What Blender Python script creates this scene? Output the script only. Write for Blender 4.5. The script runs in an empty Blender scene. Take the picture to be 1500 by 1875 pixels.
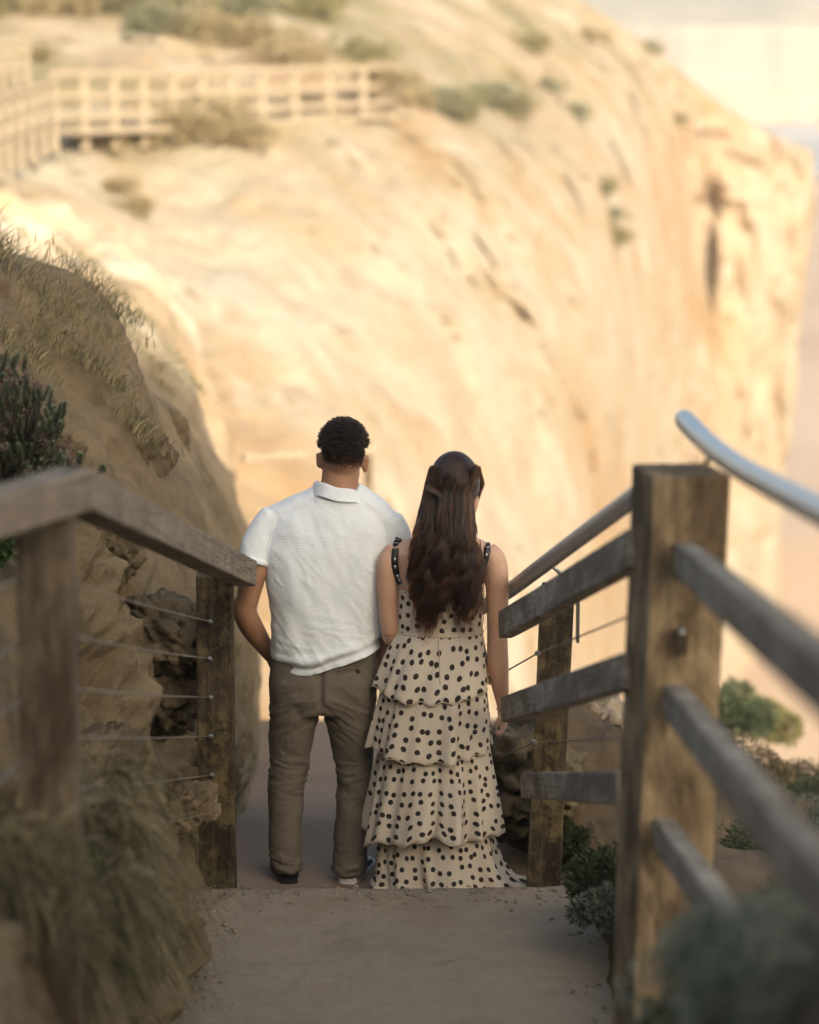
import bpy, bmesh, math, random
import numpy as np
from mathutils import Vector, Matrix

random.seed(7)
rng = np.random.default_rng(7)
sc = bpy.context.scene
col = sc.collection
R = math.radians

# ------------------------------------------------------------------ camera, world, sun, exposure
CAM_H, PITCH, FPX = 3.3, R(10), 5317.0
cam = bpy.data.cameras.new('camera')
cam_o = bpy.data.objects.new('camera', cam)
col.objects.link(cam_o)
cam_o.location = (0, 0, CAM_H)
cam_o.rotation_euler = (R(90) - PITCH, 0, 0)
cam.sensor_fit = 'VERTICAL'
cam.sensor_height = 30.0
cam.sensor_width = 24.0
cam.lens = 85.07
cam.clip_start = 0.1
cam.clip_end = 6000
cam.dof.use_dof = True
cam.dof.focus_distance = 11.35
cam.dof.aperture_fstop = 1.45
sc.camera = cam_o

SUN_EL, SUN_AZ = R(26), math.atan2(0.4, -0.9165)      # low sun behind the right shoulder
world = bpy.data.worlds.new('World')
sc.world = world
world.use_nodes = True
wn = world.node_tree
bg = wn.nodes['Background']
sky = wn.nodes.new('ShaderNodeTexSky')
sky.sky_type = 'NISHITA'
sky.sun_disc = False
sky.sun_elevation = SUN_EL
sky.sun_rotation = SUN_AZ % (2 * math.pi)
sky.air_density = 1.0
sky.dust_density = 4.0
sky.ozone_density = 0.6
wn.links.new(sky.outputs[0], bg.inputs[0])
bg.inputs[1].default_value = 0.15

sun = bpy.data.lights.new('sun', 'SUN')
sun.energy = 3.9
sun.angle = R(0.6)
sun.color = (1.0, 0.915, 0.85)
sun_o = bpy.data.objects.new('sun', sun)
col.objects.link(sun_o)
sdir = Vector((math.sin(SUN_AZ) * math.cos(SUN_EL), math.cos(SUN_AZ) * math.cos(SUN_EL), math.sin(SUN_EL)))
sun_o.rotation_euler = sdir.to_track_quat('Z', 'Y').to_euler()
sun_o.location = sdir * 60

vs = sc.view_settings
vs.view_transform = 'Standard'
vs.look = 'None'
vs.gamma = 1.0
vs.use_curve_mapping = False
vs.exposure = 0.88
try:
    vs.use_white_balance = True
    vs.white_balance_temperature = 7000
    vs.white_balance_tint = 6
except Exception:
    pass
sc.cycles.max_bounces = 6
sc.cycles.use_denoising = True

# ------------------------------------------------------------------ helpers
def at(px, py, Y):
    """point of the place seen at a 1500 x 1875 picture position, at the distance Y in front of the lens"""
    a = (px - 750) / FPX
    b = -(py - 937.5) / FPX
    dy = math.cos(PITCH) + b * math.sin(PITCH)
    dz = -math.sin(PITCH) + b * math.cos(PITCH)
    t = Y / dy
    return Vector((a * t, Y, CAM_H + dz * t))

_g = np.random.default_rng(3)
_perm = np.concatenate([_g.permutation(256)] * 3)
_grad = _g.normal(size=(256, 3))
_grad /= np.linalg.norm(_grad, axis=1)[:, None]
def pn(p):
    p = np.asarray(p, float)
    i = np.floor(p).astype(int)
    f = p - i
    i &= 255
    u = f * f * f * (f * (f * 6 - 15) + 10)
    out = 0
    for dx in (0, 1):
        wx = u[:, 0] if dx else 1 - u[:, 0]
        for dy in (0, 1):
            wy = u[:, 1] if dy else 1 - u[:, 1]
            for dz in (0, 1):
                wz = u[:, 2] if dz else 1 - u[:, 2]
                h = _perm[_perm[_perm[i[:, 0] + dx] + i[:, 1] + dy] + i[:, 2] + dz]
                g = _grad[h]
                d = g[:, 0] * (f[:, 0] - dx) + g[:, 1] * (f[:, 1] - dy) + g[:, 2] * (f[:, 2] - dz)
                out = out + wx * wy * wz * d
    return out * 1.5
def fbm(p, octv=5, gain=0.5, lac=2.03):
    p = np.asarray(p, float)
    s, a = 0, 1.0
    for k in range(octv):
        s = s + a * pn(p + 17.3 * k)
        p = p * lac
        a *= gain
    return s
def ridged(p, octv=4):
    p = np.asarray(p, float)
    s, a = 0, 1.0
    for k in range(octv):
        s = s + a * (1 - 2 * np.abs(pn(p + 11.1 * k)))
        p = p * 2.07
        a *= 0.5
    return s
def sstep(a, b, x):
    t = np.clip((np.asarray(x, float) - a) / (b - a), 0, 1)
    return t * t * (3 - 2 * t)

def tag(o, label=None, cat=None, group=None, kind=None):
    if label: o['label'] = label
    if cat: o['category'] = cat
    if group: o['group'] = group
    if kind: o['kind'] = kind
    return o
def link(o, parent=None):
    col.objects.link(o)
    if parent is not None:
        o.parent = parent
        o.matrix_parent_inverse = Matrix.Translation(-parent.location) if parent.rotation_euler[:] == (0, 0, 0) else parent.matrix_world.inverted()
    return o
def empty(name, loc):
    o = bpy.data.objects.new(name, None)
    o.location = loc
    o.empty_display_size = 0.1
    col.objects.link(o)
    return o
def mesh_obj(name, V, Fc, mat, parent=None, smooth=True, uv=None):
    me = bpy.data.meshes.new(name)
    V = V.tolist() if isinstance(V, np.ndarray) else [tuple(v) for v in V]
    Fc = Fc.tolist() if isinstance(Fc, np.ndarray) else Fc
    me.from_pydata(V, [], Fc)
    if uv is not None:
        lay = me.uv_layers.new(name='UVMap')
        idx = np.empty(len(me.loops), int)
        me.loops.foreach_get('vertex_index', idx)
        lay.data.foreach_set('uv', np.asarray(uv, float)[idx].ravel())
    if smooth:
        me.polygons.foreach_set('use_smooth', [True] * len(me.polygons))
    me.materials.append(mat)
    me.update()
    return link(bpy.data.objects.new(name, me), parent)
def grid_faces(nr, nc, wrap=False):
    r = np.arange(nr - 1)[:, None]
    c = np.arange(nc if wrap else nc - 1)[None, :]
    c2 = (c + 1) % nc
    return np.stack([r * nc + c, r * nc + c2, (r + 1) * nc + c2, (r + 1) * nc + c], -1).reshape(-1, 4)
def cr(xs, ys, x):
    """smooth interpolation through stations"""
    xs, ys, x = np.asarray(xs, float), np.asarray(ys, float), np.asarray(x, float)
    m = np.gradient(ys, xs, axis=0) if ys.ndim == 1 else np.stack([np.gradient(ys[:, k], xs) for k in range(ys.shape[1])], 1)
    i = np.clip(np.searchsorted(xs, x) - 1, 0, len(xs) - 2)
    h = xs[i + 1] - xs[i]
    t = np.clip((x - xs[i]) / h, 0, 1)
    if ys.ndim > 1:
        t, h = t[:, None], h[:, None]
    return ((2*t**3-3*t**2+1)*ys[i] + (t**3-2*t**2+t)*h*m[i] + (-2*t**3+3*t**2)*ys[i+1] + (t**3-t**2)*h*m[i+1])

class MB:
    def __init__(s): s.v, s.f = [], []
    def ring_loft(s, rings, cap=True):
        n = len(rings[0]); b = len(s.v)
        for r in rings: s.v += [tuple(q) for q in r]
        for i in range(len(rings) - 1):
            for j in range(n):
                k = (j + 1) % n
                s.f.append((b+i*n+j, b+i*n+k, b+(i+1)*n+k, b+(i+1)*n+j))
        if cap:
            for i, rev in ((0, True), (len(rings) - 1, False)):
                c = len(s.v); q = np.mean(np.array(rings[i], float), 0); s.v.append(tuple(q))
                for j in range(n):
                    k = (j + 1) % n
                    a_, b_ = b + i*n + j, b + i*n + k
                    s.f.append((b_, a_, c) if rev else (a_, b_, c))
        return s
    def tube(s, pts, rad, seg=12, cap=True, flat=None):
        pts = [Vector(p) for p in pts]
        if not hasattr(rad, '__len__'): rad = [rad] * len(pts)
        rings, prev = [], None
        for i, p in enumerate(pts):
            d = (pts[min(i+1, len(pts)-1)] - pts[max(i-1, 0)]).normalized()
            if prev is None:
                u = d.orthogonal().normalized()
                if abs(d.z) < 0.9: u = d.cross(Vector((0, 0, 1))).normalized()
                else: u = d.cross(Vector((0, 1, 0))).normalized()
            else:
                u = (prev - d * prev.dot(d)).normalized()
            prev = u; w = d.cross(u)
            r = rad[i]; ra, rb = (r if hasattr(r, '__len__') else (r, r))
            rings.append([p + u*ra*math.cos(2*math.pi*j/seg) + w*rb*math.sin(2*math.pi*j/seg) for j in range(seg)])
        return s.ring_loft(rings, cap)
    def spline(s, pts, rad, seg=12, n=6):
        P = np.array([tuple(p) for p in pts], float); k = np.arange(len(P))
        if not hasattr(rad, '__len__'): rad = [rad] * len(P)
        Rr = np.array([r if hasattr(r, '__len__') else (r, r) for r in rad], float)
        x = np.linspace(0, len(P)-1, (len(P)-1)*n+1)
        return s.tube(cr(k, P, x), [tuple(r) for r in cr(k, Rr, x)], seg)
    def hrings(s, L, seg=32, power=2.3, tilt=None):
        """horizontal loft; rings (cx, cy, cz, a, b)"""
        rings = []
        for (cx, cy, cz, a, b) in L:
            r = []
            for j in range(seg):
                t = 2*math.pi*j/seg; c, q = math.cos(t), math.sin(t)
                x = a*math.copysign(abs(c)**(2/power), c); y = b*math.copysign(abs(q)**(2/power), q)
                r.append((cx+x, cy+y, cz+(tilt(x, y) if tilt else 0)))
            rings.append(r)
        return s.ring_loft(rings)
    def ell(s, c, r, seg=20, rot=None):
        c = Vector(c); n = seg//2; rings = []
        for i in range(1, n):
            ph = math.pi*i/n
            ring = []
            for j in range(seg):
                t = 2*math.pi*j/seg
                q = Vector((r[0]*math.sin(ph)*math.cos(t), r[1]*math.sin(ph)*math.sin(t), -r[2]*math.cos(ph)))
                ring.append(c + (rot @ q if rot else q))
            rings.append(ring)
        return s.ring_loft(rings)
    def box(s, c, d, M=None):
        b = len(s.v); c = Vector(c)
        for x in (-1, 1):
            for y in (-1, 1):
                for z in (-1, 1):
                    q = Vector((x*d[0]/2, y*d[1]/2, z*d[2]/2))
                    s.v.append(tuple(c + (M @ q if M else q)))
        s.f += [(b+a, b+b_, b+c_, b+d_) for a, b_, c_, d_ in ((0,1,3,2),(4,6,7,5),(0,4,5,1),(2,3,7,6),(0,2,6,4),(1,5,7,3))]
        return s
    def build(s, name, mat, parent=None, smooth=True): return mesh_obj(name, s.v, s.f, mat, parent, smooth)
    def voxel(s, size, smooth=4, fac=0.5):
        """union of the shapes as one continuous skin; returns a mesh datablock"""
        me = bpy.data.meshes.new('tmp'); me.from_pydata(s.v, [], s.f); me.update()
        bm = bmesh.new(); bm.from_mesh(me); bmesh.ops.recalc_face_normals(bm, faces=bm.faces); bm.to_mesh(me); bm.free()
        o = bpy.data.objects.new('tmp', me); col.objects.link(o)
        m = o.modifiers.new('r', 'REMESH'); m.mode = 'VOXEL'; m.voxel_size = size; m.use_smooth_shade = True
        if smooth:
            m = o.modifiers.new('s', 'SMOOTH'); m.iterations = smooth; m.factor = fac
        dg = bpy.context.evaluated_depsgraph_get()
        out = bpy.data.meshes.new_from_object(o.evaluated_get(dg))
        bpy.data.objects.remove(o); bpy.data.meshes.remove(me)
        return out
def get_co(me):
    a = np.empty(len(me.vertices)*3); me.vertices.foreach_get('co', a); return a.reshape(-1, 3)
def get_no(me):
    a = np.empty(len(me.vertices)*3); me.vertices.foreach_get('normal', a); return a.reshape(-1, 3)
def set_co(me, co):
    me.vertices.foreach_set('co', np.ascontiguousarray(co).ravel()); me.update()
def from_mesh(name, me, mat, parent=None):
    me.name = name
    me.materials.clear(); me.materials.append(mat)
    me.polygons.foreach_set('use_smooth', [True]*len(me.polygons))
    return link(bpy.data.objects.new(name, me), parent)

def beam(name, p0, p1, w, h, mat, parent, roll=0.0, bevel=0.006, seed=0, warp=0.002):
    """sawn timber from p0 to p1: local X along the grain, w across, h upright"""
    p0, p1 = Vector(p0), Vector(p1)
    L = (p1-p0).length
    bm = bmesh.new()
    bmesh.ops.create_cube(bm, size=1)
    bmesh.ops.scale(bm, vec=(L, w, h), verts=bm.verts)
    bmesh.ops.bevel(bm, geom=list(bm.edges), offset=bevel, segments=2, affect='EDGES', profile=0.6)
    ed = [e for e in bm.edges if abs((e.verts[0].co-e.verts[1].co).x) > L*0.5]
    bmesh.ops.subdivide_edges(bm, edges=ed, cuts=max(2, int(L/0.06)), use_grid_fill=True)
    me = bpy.data.meshes.new(name); bm.to_mesh(me); bm.free()
    co = get_co(me); sd = (sum(map(ord, name)) + seed*7.7) % 50
    q = co*np.array([1.2, 9, 9])+sd
    co[:, 1] += warp*pn(q); co[:, 2] += warp*pn(q+9.4)
    set_co(me, co)
    me.polygons.foreach_set('use_smooth', [False]*len(me.polygons))
    me.materials.append(mat)
    o = bpy.data.objects.new(name, me)
    x = (p1-p0).normalized()
    upv = Vector((0, 0, 1)) if abs(x.z) < 0.8 else Vector((0, 1, 0))
    y = upv.cross(x).normalized(); z = x.cross(y)
    M = Matrix((x, y, z)).transposed().to_4x4() @ Matrix.Rotation(roll, 4, 'X')
    M.translation = (p0+p1)/2
    col.objects.link(o)
    if parent is not None:
        o.parent = parent
        o.matrix_parent_inverse = Matrix.Translation(-parent.location)
    o.matrix_basis = M
    return o

def hair_obj(name, strands, r0, r1, mat, parent=None):
    hc = bpy.data.hair_curves.new(name)
    n = [len(s) for s in strands]
    hc.add_curves(n)
    P = np.concatenate(strands).astype(np.float32)
    hc.attributes['position'].data.foreach_set('vector', P.ravel())
    ra = hc.attributes.get('radius') or hc.attributes.new('radius', 'FLOAT', 'POINT')
    rr = np.concatenate([r0 + (r1-r0)*np.linspace(0, 1, k)**1.5 for k in n]).astype(np.float32)
    ra.data.foreach_set('value', rr)
    hc.materials.append(mat)
    return link(bpy.data.objects.new(name, hc), parent)

# ------------------------------------------------------------------ materials
class NT:
    def __init__(s, name):
        s.m = bpy.data.materials.new(name); s.m.use_nodes = True
        s.t = s.m.node_tree; s.b = s.t.nodes['Principled BSDF']; s.out = s.t.nodes['Material Output']
        s.tc = None
    def n(s, ty, **kw):
        o = s.t.nodes.new(ty)
        for k, v in kw.items():
            if k.startswith('i_'): o.inputs[int(k[2:]) if k[2:].isdigit() else k[2:].replace('_', ' ')].default_value = v
            else: setattr(o, k, v)
        return o
    def l(s, a, b): s.t.links.new(a, b)
    def co(s, kind='Object', scale=(1, 1, 1)):
        if s.tc is None: s.tc = s.n('ShaderNodeTexCoord')
        mp = s.n('ShaderNodeMapping'); mp.inputs['Scale'].default_value = scale
        s.l(s.tc.outputs[kind], mp.inputs[0]); return mp.outputs[0]
    def noise(s, co, scale, detail=5, rough=0.6, dist=0.0):
        o = s.n('ShaderNodeTexNoise'); o.inputs['Scale'].default_value = scale; o.inputs['Detail'].default_value = detail
        o.inputs['Roughness'].default_value = rough; o.inputs['Distortion'].default_value = dist
        s.l(co, o.inputs['Vector']); return o.outputs[0]
    def ramp(s, f, stops):
        o = s.n('ShaderNodeValToRGB'); e = o.color_ramp.elements
        while len(e) < len(stops): e.new(0.5)
        for k, (p, c) in enumerate(stops):
            e[k].position = p; e[k].color = (c, c, c, 1) if not hasattr(c, '__len__') else (*c, 1)
        s.l(f, o.inputs[0]); return o.outputs[0]
    def mix(s, f, a, b, mode='MIX'):
        o = s.n('ShaderNodeMix', data_type='RGBA', blend_type=mode)
        for v, k in ((f, 0), (a, 6), (b, 7)):
            if isinstance(v, bpy.types.NodeSocket): s.l(v, o.inputs[k])
            elif hasattr(v, '__len__'): o.inputs[k].default_value = (*v, 1)
            else: o.inputs[k].default_value = v
        return o.outputs[2]
    def math(s, op, a, b=0.0):
        o = s.n('ShaderNodeMath', operation=op)
        for v, k in ((a, 0), (b, 1)):
            if isinstance(v, bpy.types.NodeSocket): s.l(v, o.inputs[k])
            else: o.inputs[k].default_value = v
        return o.outputs[0]
    def bump(s, h, strength=0.5, dist=0.01, base=None):
        o = s.n('ShaderNodeBump'); o.inputs['Strength'].default_value = strength; o.inputs['Distance'].default_value = dist
        s.l(h, o.inputs['Height'])
        if base is not None: s.l(base, o.inputs['Normal'])
        s.l(o.outputs[0], s.b.inputs['Normal']); return o.outputs[0]
    def set(s, color=None, rough=None, metal=None, spec=None):
        for v, k in ((color, 'Base Color'), (rough, 'Roughness'), (metal, 'Metallic'), (spec, 'Specular IOR Level')):
            if v is None: continue
            if isinstance(v, bpy.types.NodeSocket): s.l(v, s.b.inputs[k])
            else: s.b.inputs[k].default_value = (*v, 1) if hasattr(v, '__len__') else v
        return s.m

def wood(name, light, dark, stain=None, stain_amt=0.0, moss=None, stain_scale=1.6):
    t = NT(name)
    c = t.co('Object', (1.2, 16, 16)); c0 = t.co('Object')
    g = t.noise(c, 3.0, 8, 0.7, 0.4)
    f = t.noise(t.co('Object', (2.5, 60, 60)), 3.0, 4, 0.6)
    k = t.mix(t.ramp(g, [(0.3, 0.0), (0.7, 1.0)]), dark, light)
    m_t = t.noise(c0, 11, 8, 0.7)
    k = t.mix(t.math('MULTIPLY', t.ramp(m_t, [(0.45, 0.0), (0.65, 1.0)]), 0.45), k, tuple(x*0.5 for x in dark))
    k = t.mix(t.math('MULTIPLY', t.ramp(f, [(0.5, 0.0), (0.72, 1.0)]), 0.55), k, tuple(x*0.45 for x in dark))
    if stain:
        s_ = t.noise(t.co('Object', (0.9, 2.6, 2.6)), stain_scale*1.5, 7, 0.7, 0.6)
        k = t.mix(t.math('MULTIPLY', t.ramp(s_, [(0.44, 0.0), (0.58, 1.0)]), stain_amt), k, stain)
    if moss:
        s_ = t.noise(c0, 7.0, 8, 0.75)
        k = t.mix(t.math('MULTIPLY', t.ramp(s_, [(0.5, 0.0), (0.6, 1.0)]), 0.75), k, moss)
    vo = t.n('ShaderNodeTexVoronoi', feature='F1'); vo.inputs['Scale'].default_value = 1.0          # knots
    t.l(t.co('Object', (3.2, 11, 11)), vo.inputs['Vector'])
    kn = t.ramp(vo.outputs['Distance'], [(0.07, 1.0), (0.15, 0.0)])
    k = t.mix(t.math('MULTIPLY', kn, 0.75), k, tuple(x*0.35 for x in dark))
    ck = t.noise(t.co('Object', (0.8, 24, 24)), 1.6, 3, 0.5, 0.2)                                   # drying splits
    cr_ = t.ramp(ck, [(0.485, 0.0), (0.5, 1.0), (0.515, 0.0)])
    k = t.mix(t.math('MULTIPLY', cr_, 0.6), k, tuple(x*0.3 for x in dark))
    hgt = t.math('SUBTRACT', t.math('ADD', g, t.math('ADD', t.math('MULTIPLY', f, 0.7), t.math('MULTIPLY', m_t, 0.8))), t.math('MULTIPLY', cr_, 0.8))
    t.bump(hgt, 0.8, 0.006)
    return t.set(k, 0.82, spec=0.2)
M = {}
M['wood_grey'] = wood('weathered_grey_timber', (0.56, 0.485, 0.395), (0.36, 0.30, 0.235), (0.16, 0.12, 0.08), 0.65)
M['wood_cap'] = wood('silvered_rail_timber', (0.38, 0.315, 0.25), (0.26, 0.21, 0.16), (0.17, 0.13, 0.095), 0.5)
M['wood_brown'] = wood('weathered_brown_timber', (0.27, 0.215, 0.155), (0.14, 0.105, 0.07), (0.06, 0.042, 0.026), 0.8)
M['wood_post'] = wood('mossy_post_timber', (0.15, 0.112, 0.068), (0.05, 0.037, 0.024), (0.022, 0.017, 0.011), 0.85, (0.17, 0.13, 0.062))
M['wood_yellow'] = wood('yellowed_post_timber', (0.58, 0.445, 0.275), (0.37, 0.265, 0.15), (0.08, 0.054, 0.033), 0.8, None, 1.0)
M['wood_pale'] = wood('sun_bleached_timber', (0.50, 0.41, 0.29), (0.37, 0.29, 0.19))

t = NT('galvanised_tube')
M['tube'] = t.set(t.mix(t.noise(t.co('Object'), 14, 4), (0.42, 0.43, 0.45), (0.56, 0.57, 0.60)), 0.38, 0.85)
t = NT('stainless_wire'); M['wire'] = t.set((0.33, 0.29, 0.25), 0.45, 0.8)
t = NT('stainless_fitting'); M['fitting'] = t.set((0.45, 0.46, 0.46), 0.35, 1.0)

def soil_mat(name, cols, scale=0.8, bump=0.03, dark=(0.07, 0.05, 0.03), pock=0.5, world=True):
    t = NT(name); c = t.co('Object')
    a = t.noise(c, scale, 8, 0.62, 0.3); b = t.noise(c, scale*5.3, 7, 0.65); d = t.noise(c, scale*24, 5, 0.7)
    k = t.ramp(a, [(0.28, cols[0]), (0.45, cols[1]), (0.58, cols[2]), (0.75, cols[3])])
    k = t.mix(t.math('MULTIPLY', t.ramp(b, [(0.54, 0.0), (0.66, 1.0)]), pock), k, dark)
    k = t.mix(0.35, k, t.mix(d, tuple(x*0.45 for x in cols[1]), tuple(min(1, x*1.35) for x in cols[2])))
    t.bump(t.math('ADD', b, t.math('MULTIPLY', d, 0.5)), 0.7, bump)
    return t.set(k, 0.92, spec=0.15)
M['bank'] = soil_mat('sandstone_bank_soil', [(0.09, 0.066, 0.040), (0.165, 0.122, 0.073), (0.225, 0.172, 0.107), (0.32, 0.26, 0.175)], 1.5, 0.03, (0.05, 0.037, 0.024), 0.8)
M['rock'] = soil_mat('dark_pitted_rock', [(0.05, 0.04, 0.03), (0.11, 0.085, 0.055), (0.2, 0.155, 0.095), (0.3, 0.24, 0.15)], 5, 0.02, (0.025, 0.02, 0.014), 0.7)
M['rock_pale'] = soil_mat('pale_sandstone', [(0.2, 0.16, 0.11), (0.3, 0.25, 0.18), (0.38, 0.32, 0.24), (0.45, 0.39, 0.3)], 5, 0.015, (0.09, 0.07, 0.045), 0.5)
M['ground'] = soil_mat('brown_sandy_ground', [(0.07, 0.05, 0.03), (0.10, 0.073, 0.045), (0.135, 0.1, 0.062), (0.19, 0.145, 0.095)], 1.5, 0.012, (0.06, 0.043, 0.027), 0.5)

def cliff_mat(name):
    t = NT(name); c = t.co('Object')
    st = t.noise(t.co('Object', (0.2, 0.15, 0.9)), 1.0, 9, 0.7, 0.2)         # bedding
    a = t.noise(c, 0.13, 10, 0.62, 0.0); b = t.noise(c, 0.6, 9, 0.72); d = t.noise(c, 0.33, 9, 0.66); e = t.noise(c, 1.25, 8, 0.7)
    k = t.ramp(a, [(0.32, (0.57, 0.38, 0.21)), (0.45, (0.62, 0.465, 0.30)), (0.58, (0.66, 0.54, 0.385)), (0.7, (0.71, 0.625, 0.49))])
    k = t.mix(t.math('MULTIPLY', t.ramp(st, [(0.52, 0.0), (0.64, 1.0)]), 0.22), k, (0.48, 0.30, 0.14))
    k = t.mix(t.math('MULTIPLY', t.ramp(d, [(0.52, 0.0), (0.60, 1.0)]), 0.65), k, (0.72, 0.65, 0.51))
    k = t.mix(t.math('MULTIPLY', t.ramp(b, [(0.54, 0.0), (0.63, 1.0)]), 0.42), k, (0.52, 0.295, 0.12))
    k = t.mix(t.math('MULTIPLY', t.ramp(e, [(0.55, 0.0), (0.66, 1.0)]), 0.34), k, (0.42, 0.24, 0.10))
    t.bump(t.math('ADD', b, e), 0.9, 0.7)
    return t, k
t, k = cliff_mat('golden_limestone')
# scrub and dry grass cover the gentle upper slope on the left
pos = t.n('ShaderNodeNewGeometry'); sx = t.n('ShaderNodeSeparateXYZ'); t.l(pos.outputs['Normal'], sx.inputs[0])
g1 = t.noise(t.co('Object'), 0.22, 7, 0.65, 0.4)
sp = t.n('ShaderNodeSeparateXYZ'); t.l(pos.outputs['Position'], sp.inputs[0])
hi = t.math('MULTIPLY', t.ramp(t.math('ADD', t.math('MULTIPLY', sp.outputs[2], 0.1), 0.45), [(0.0, 0.0), (1.0, 1.0)]), 1.0)
veg = t.math('MULTIPLY', t.ramp(g1, [(0.44, 0.0), (0.58, 1.0)]), t.ramp(hi, [(0.30, 0.0), (0.62, 1.0)]))
k = t.mix(t.math('MULTIPLY', veg, 0.8), k, t.mix(t.noise(t.co('Object'), 1.3, 5), (0.26, 0.24, 0.11), (0.48, 0.40, 0.23)))
M['cliff'] = t.set(k, 0.95, spec=0.1)

t, k2 = cliff_mat('bank_of_soil_and_stone'); c = t.co('Object')
sp2 = t.n('ShaderNodeSeparateXYZ'); ge = t.n('ShaderNodeNewGeometry'); t.l(ge.outputs['Position'], sp2.inputs[0])
a = t.noise(c, 1.5, 8, 0.62, 0.3); b = t.noise(c, 7.9, 7, 0.65); d = t.noise(c, 36, 5, 0.7)
k1 = t.ramp(a, [(0.28, (0.09, 0.066, 0.040)), (0.45, (0.175, 0.13, 0.078)), (0.58, (0.24, 0.184, 0.115)), (0.75, (0.34, 0.275, 0.185))])
k1 = t.mix(t.math('MULTIPLY', t.ramp(b, [(0.54, 0.0), (0.66, 1.0)]), 0.75), k1, (0.055, 0.041, 0.027))
k1 = t.mix(0.35, k1, t.mix(d, (0.075, 0.055, 0.034), (0.33, 0.26, 0.165)))
g2 = t.noise(c, 0.9, 7, 0.7)
k1 = t.mix(t.math('MULTIPLY', t.ramp(g2, [(0.5, 0.0), (0.62, 1.0)]), 0.5), k1, (0.12, 0.105, 0.06))
bl = t.math('ADD', sp2.outputs[1], t.math('MULTIPLY', a, 8.0))
k = t.mix(t.ramp(t.math('MULTIPLY', bl, 0.02), [(0.38, 0.0), (0.62, 1.0)]), k1, t.mix(0.75, k1, k2))
t.bump(t.math('ADD', b, t.math('MULTIPLY', d, 0.5)), 0.8, 0.03)
M['bank_mix'] = t.set(k, 0.93, spec=0.12)
t = NT('far_limestone'); a = t.noise(t.co('Object', (0.02, 0.02, 0.3)), 1, 5); 
M['far'] = t.set(t.ramp(a, [(0.35, (0.37, 0.295, 0.22)), (0.6, (0.42, 0.35, 0.275)), (0.75, (0.35, 0.275, 0.20))]), 0.95, spec=0.1)
t = NT('far_scrub'); a = t.noise(t.co('Object'), 0.06, 6)
M['far_scrub'] = t.set(t.ramp(a, [(0.35, (0.36, 0.32, 0.22)), (0.55, (0.48, 0.42, 0.31)), (0.7, (0.58, 0.50, 0.38))]), 0.95, spec=0.1)
t = NT('beach_sand'); a = t.noise(t.co('Object', (1, 0.3, 1)), 0.05, 6)
M['beach'] = t.set(t.ramp(a, [(0.35, (0.42, 0.31, 0.22)), (0.65, (0.52, 0.40, 0.29))]), 0.85, spec=0.2)
t = NT('sea_water'); a = t.noise(t.co('Object', (0.3, 1, 1)), 0.35, 5); t.bump(a, 0.25, 0.3)
foam = t.noise(t.co('Object', (0.012, 0.11, 1)), 1.0, 5, 0.6, 0.5)
M['sea'] = t.set(t.mix(t.ramp(foam, [(0.5, 0.0), (0.56, 1.0)]), (0.16, 0.21, 0.25), (0.75, 0.75, 0.73)), 0.3, spec=0.5)

t = NT('sandy_concrete'); c = t.co('Object')
a = t.noise(c, 2.4, 9, 0.65, 0.3); b = t.noise(c, 60, 5, 0.7); d = t.noise(t.co('Object', (1, 3.0, 1)), 4.5, 6, 0.65, 0.5)
k = t.ramp(a, [(0.3, (0.245, 0.197, 0.14)), (0.5, (0.32, 0.267, 0.197)), (0.62, (0.28, 0.224, 0.155)), (0.78, (0.37, 0.31, 0.23))])
k = t.mix(t.math('MULTIPLY', t.ramp(d, [(0.60, 0.0), (0.70, 1.0)]), 0.6), k, (0.13, 0.093, 0.06))
k = t.mix(0.25, k, t.mix(b, (0.12, 0.098, 0.075), (0.42, 0.355, 0.28)))
t.bump(t.math('ADD', b, t.math('MULTIPLY', a, 4.0)), 0.7, 0.010)
M['slab'] = t.set(k, 0.9, spec=0.2)
t = NT('trodden_lower_path'); c = t.co('Object')
a = t.noise(c, 1.2, 6); b = t.noise(c, 40, 4)
M['lower_path'] = t.set(t.mix(0.3, t.ramp(a, [(0.3, (0.21, 0.15, 0.108)), (0.7, (0.28, 0.205, 0.15))]), t.mix(b, (0.08, 0.06, 0.045), (0.28, 0.21, 0.165))), 0.9, spec=0.2)

def leaf_mat(name, c1, c2, rough=0.7, trans=0.25):
    t = NT(name)
    rnd = t.n('ShaderNodeAttribute', attribute_name='tint')
    k = t.mix(rnd.outputs['Fac'], c1, c2)
    t.set(k, rough, spec=0.25)
    tr = t.n('ShaderNodeBsdfTranslucent'); t.l(k, tr.inputs[0])
    mx = t.n('ShaderNodeMixShader'); mx.inputs[0].default_value = trans
    t.l(t.b.outputs[0], mx.inputs[1]); t.l(tr.outputs[0], mx.inputs[2]); t.l(mx.outputs[0], t.out.inputs[0])
    return t.m
M['leaf_green'] = leaf_mat('grey_green_leaves', (0.045, 0.06, 0.028), (0.13, 0.145, 0.08))
M['leaf_shrub'] = leaf_mat('pale_tipped_needle_leaves', (0.05, 0.07, 0.03), (0.25, 0.27, 0.175))
M['leaf_cushion'] = leaf_mat('soft_grey_cushion_leaves', (0.13, 0.15, 0.115), (0.33, 0.36, 0.29))
M['leaf_dark'] = leaf_mat('dark_green_leaves', (0.03, 0.04, 0.02), (0.075, 0.09, 0.045))
M['leaf_grey'] = leaf_mat('silver_grey_leaves', (0.075, 0.09, 0.07), (0.19, 0.21, 0.165))
M['leaf_dry'] = leaf_mat('straw_coloured_leaves', (0.16, 0.125, 0.065), (0.32, 0.26, 0.15))
M['leaf_sunny'] = leaf_mat('olive_scrub_leaves', (0.13, 0.13, 0.05), (0.33, 0.29, 0.13))
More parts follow.
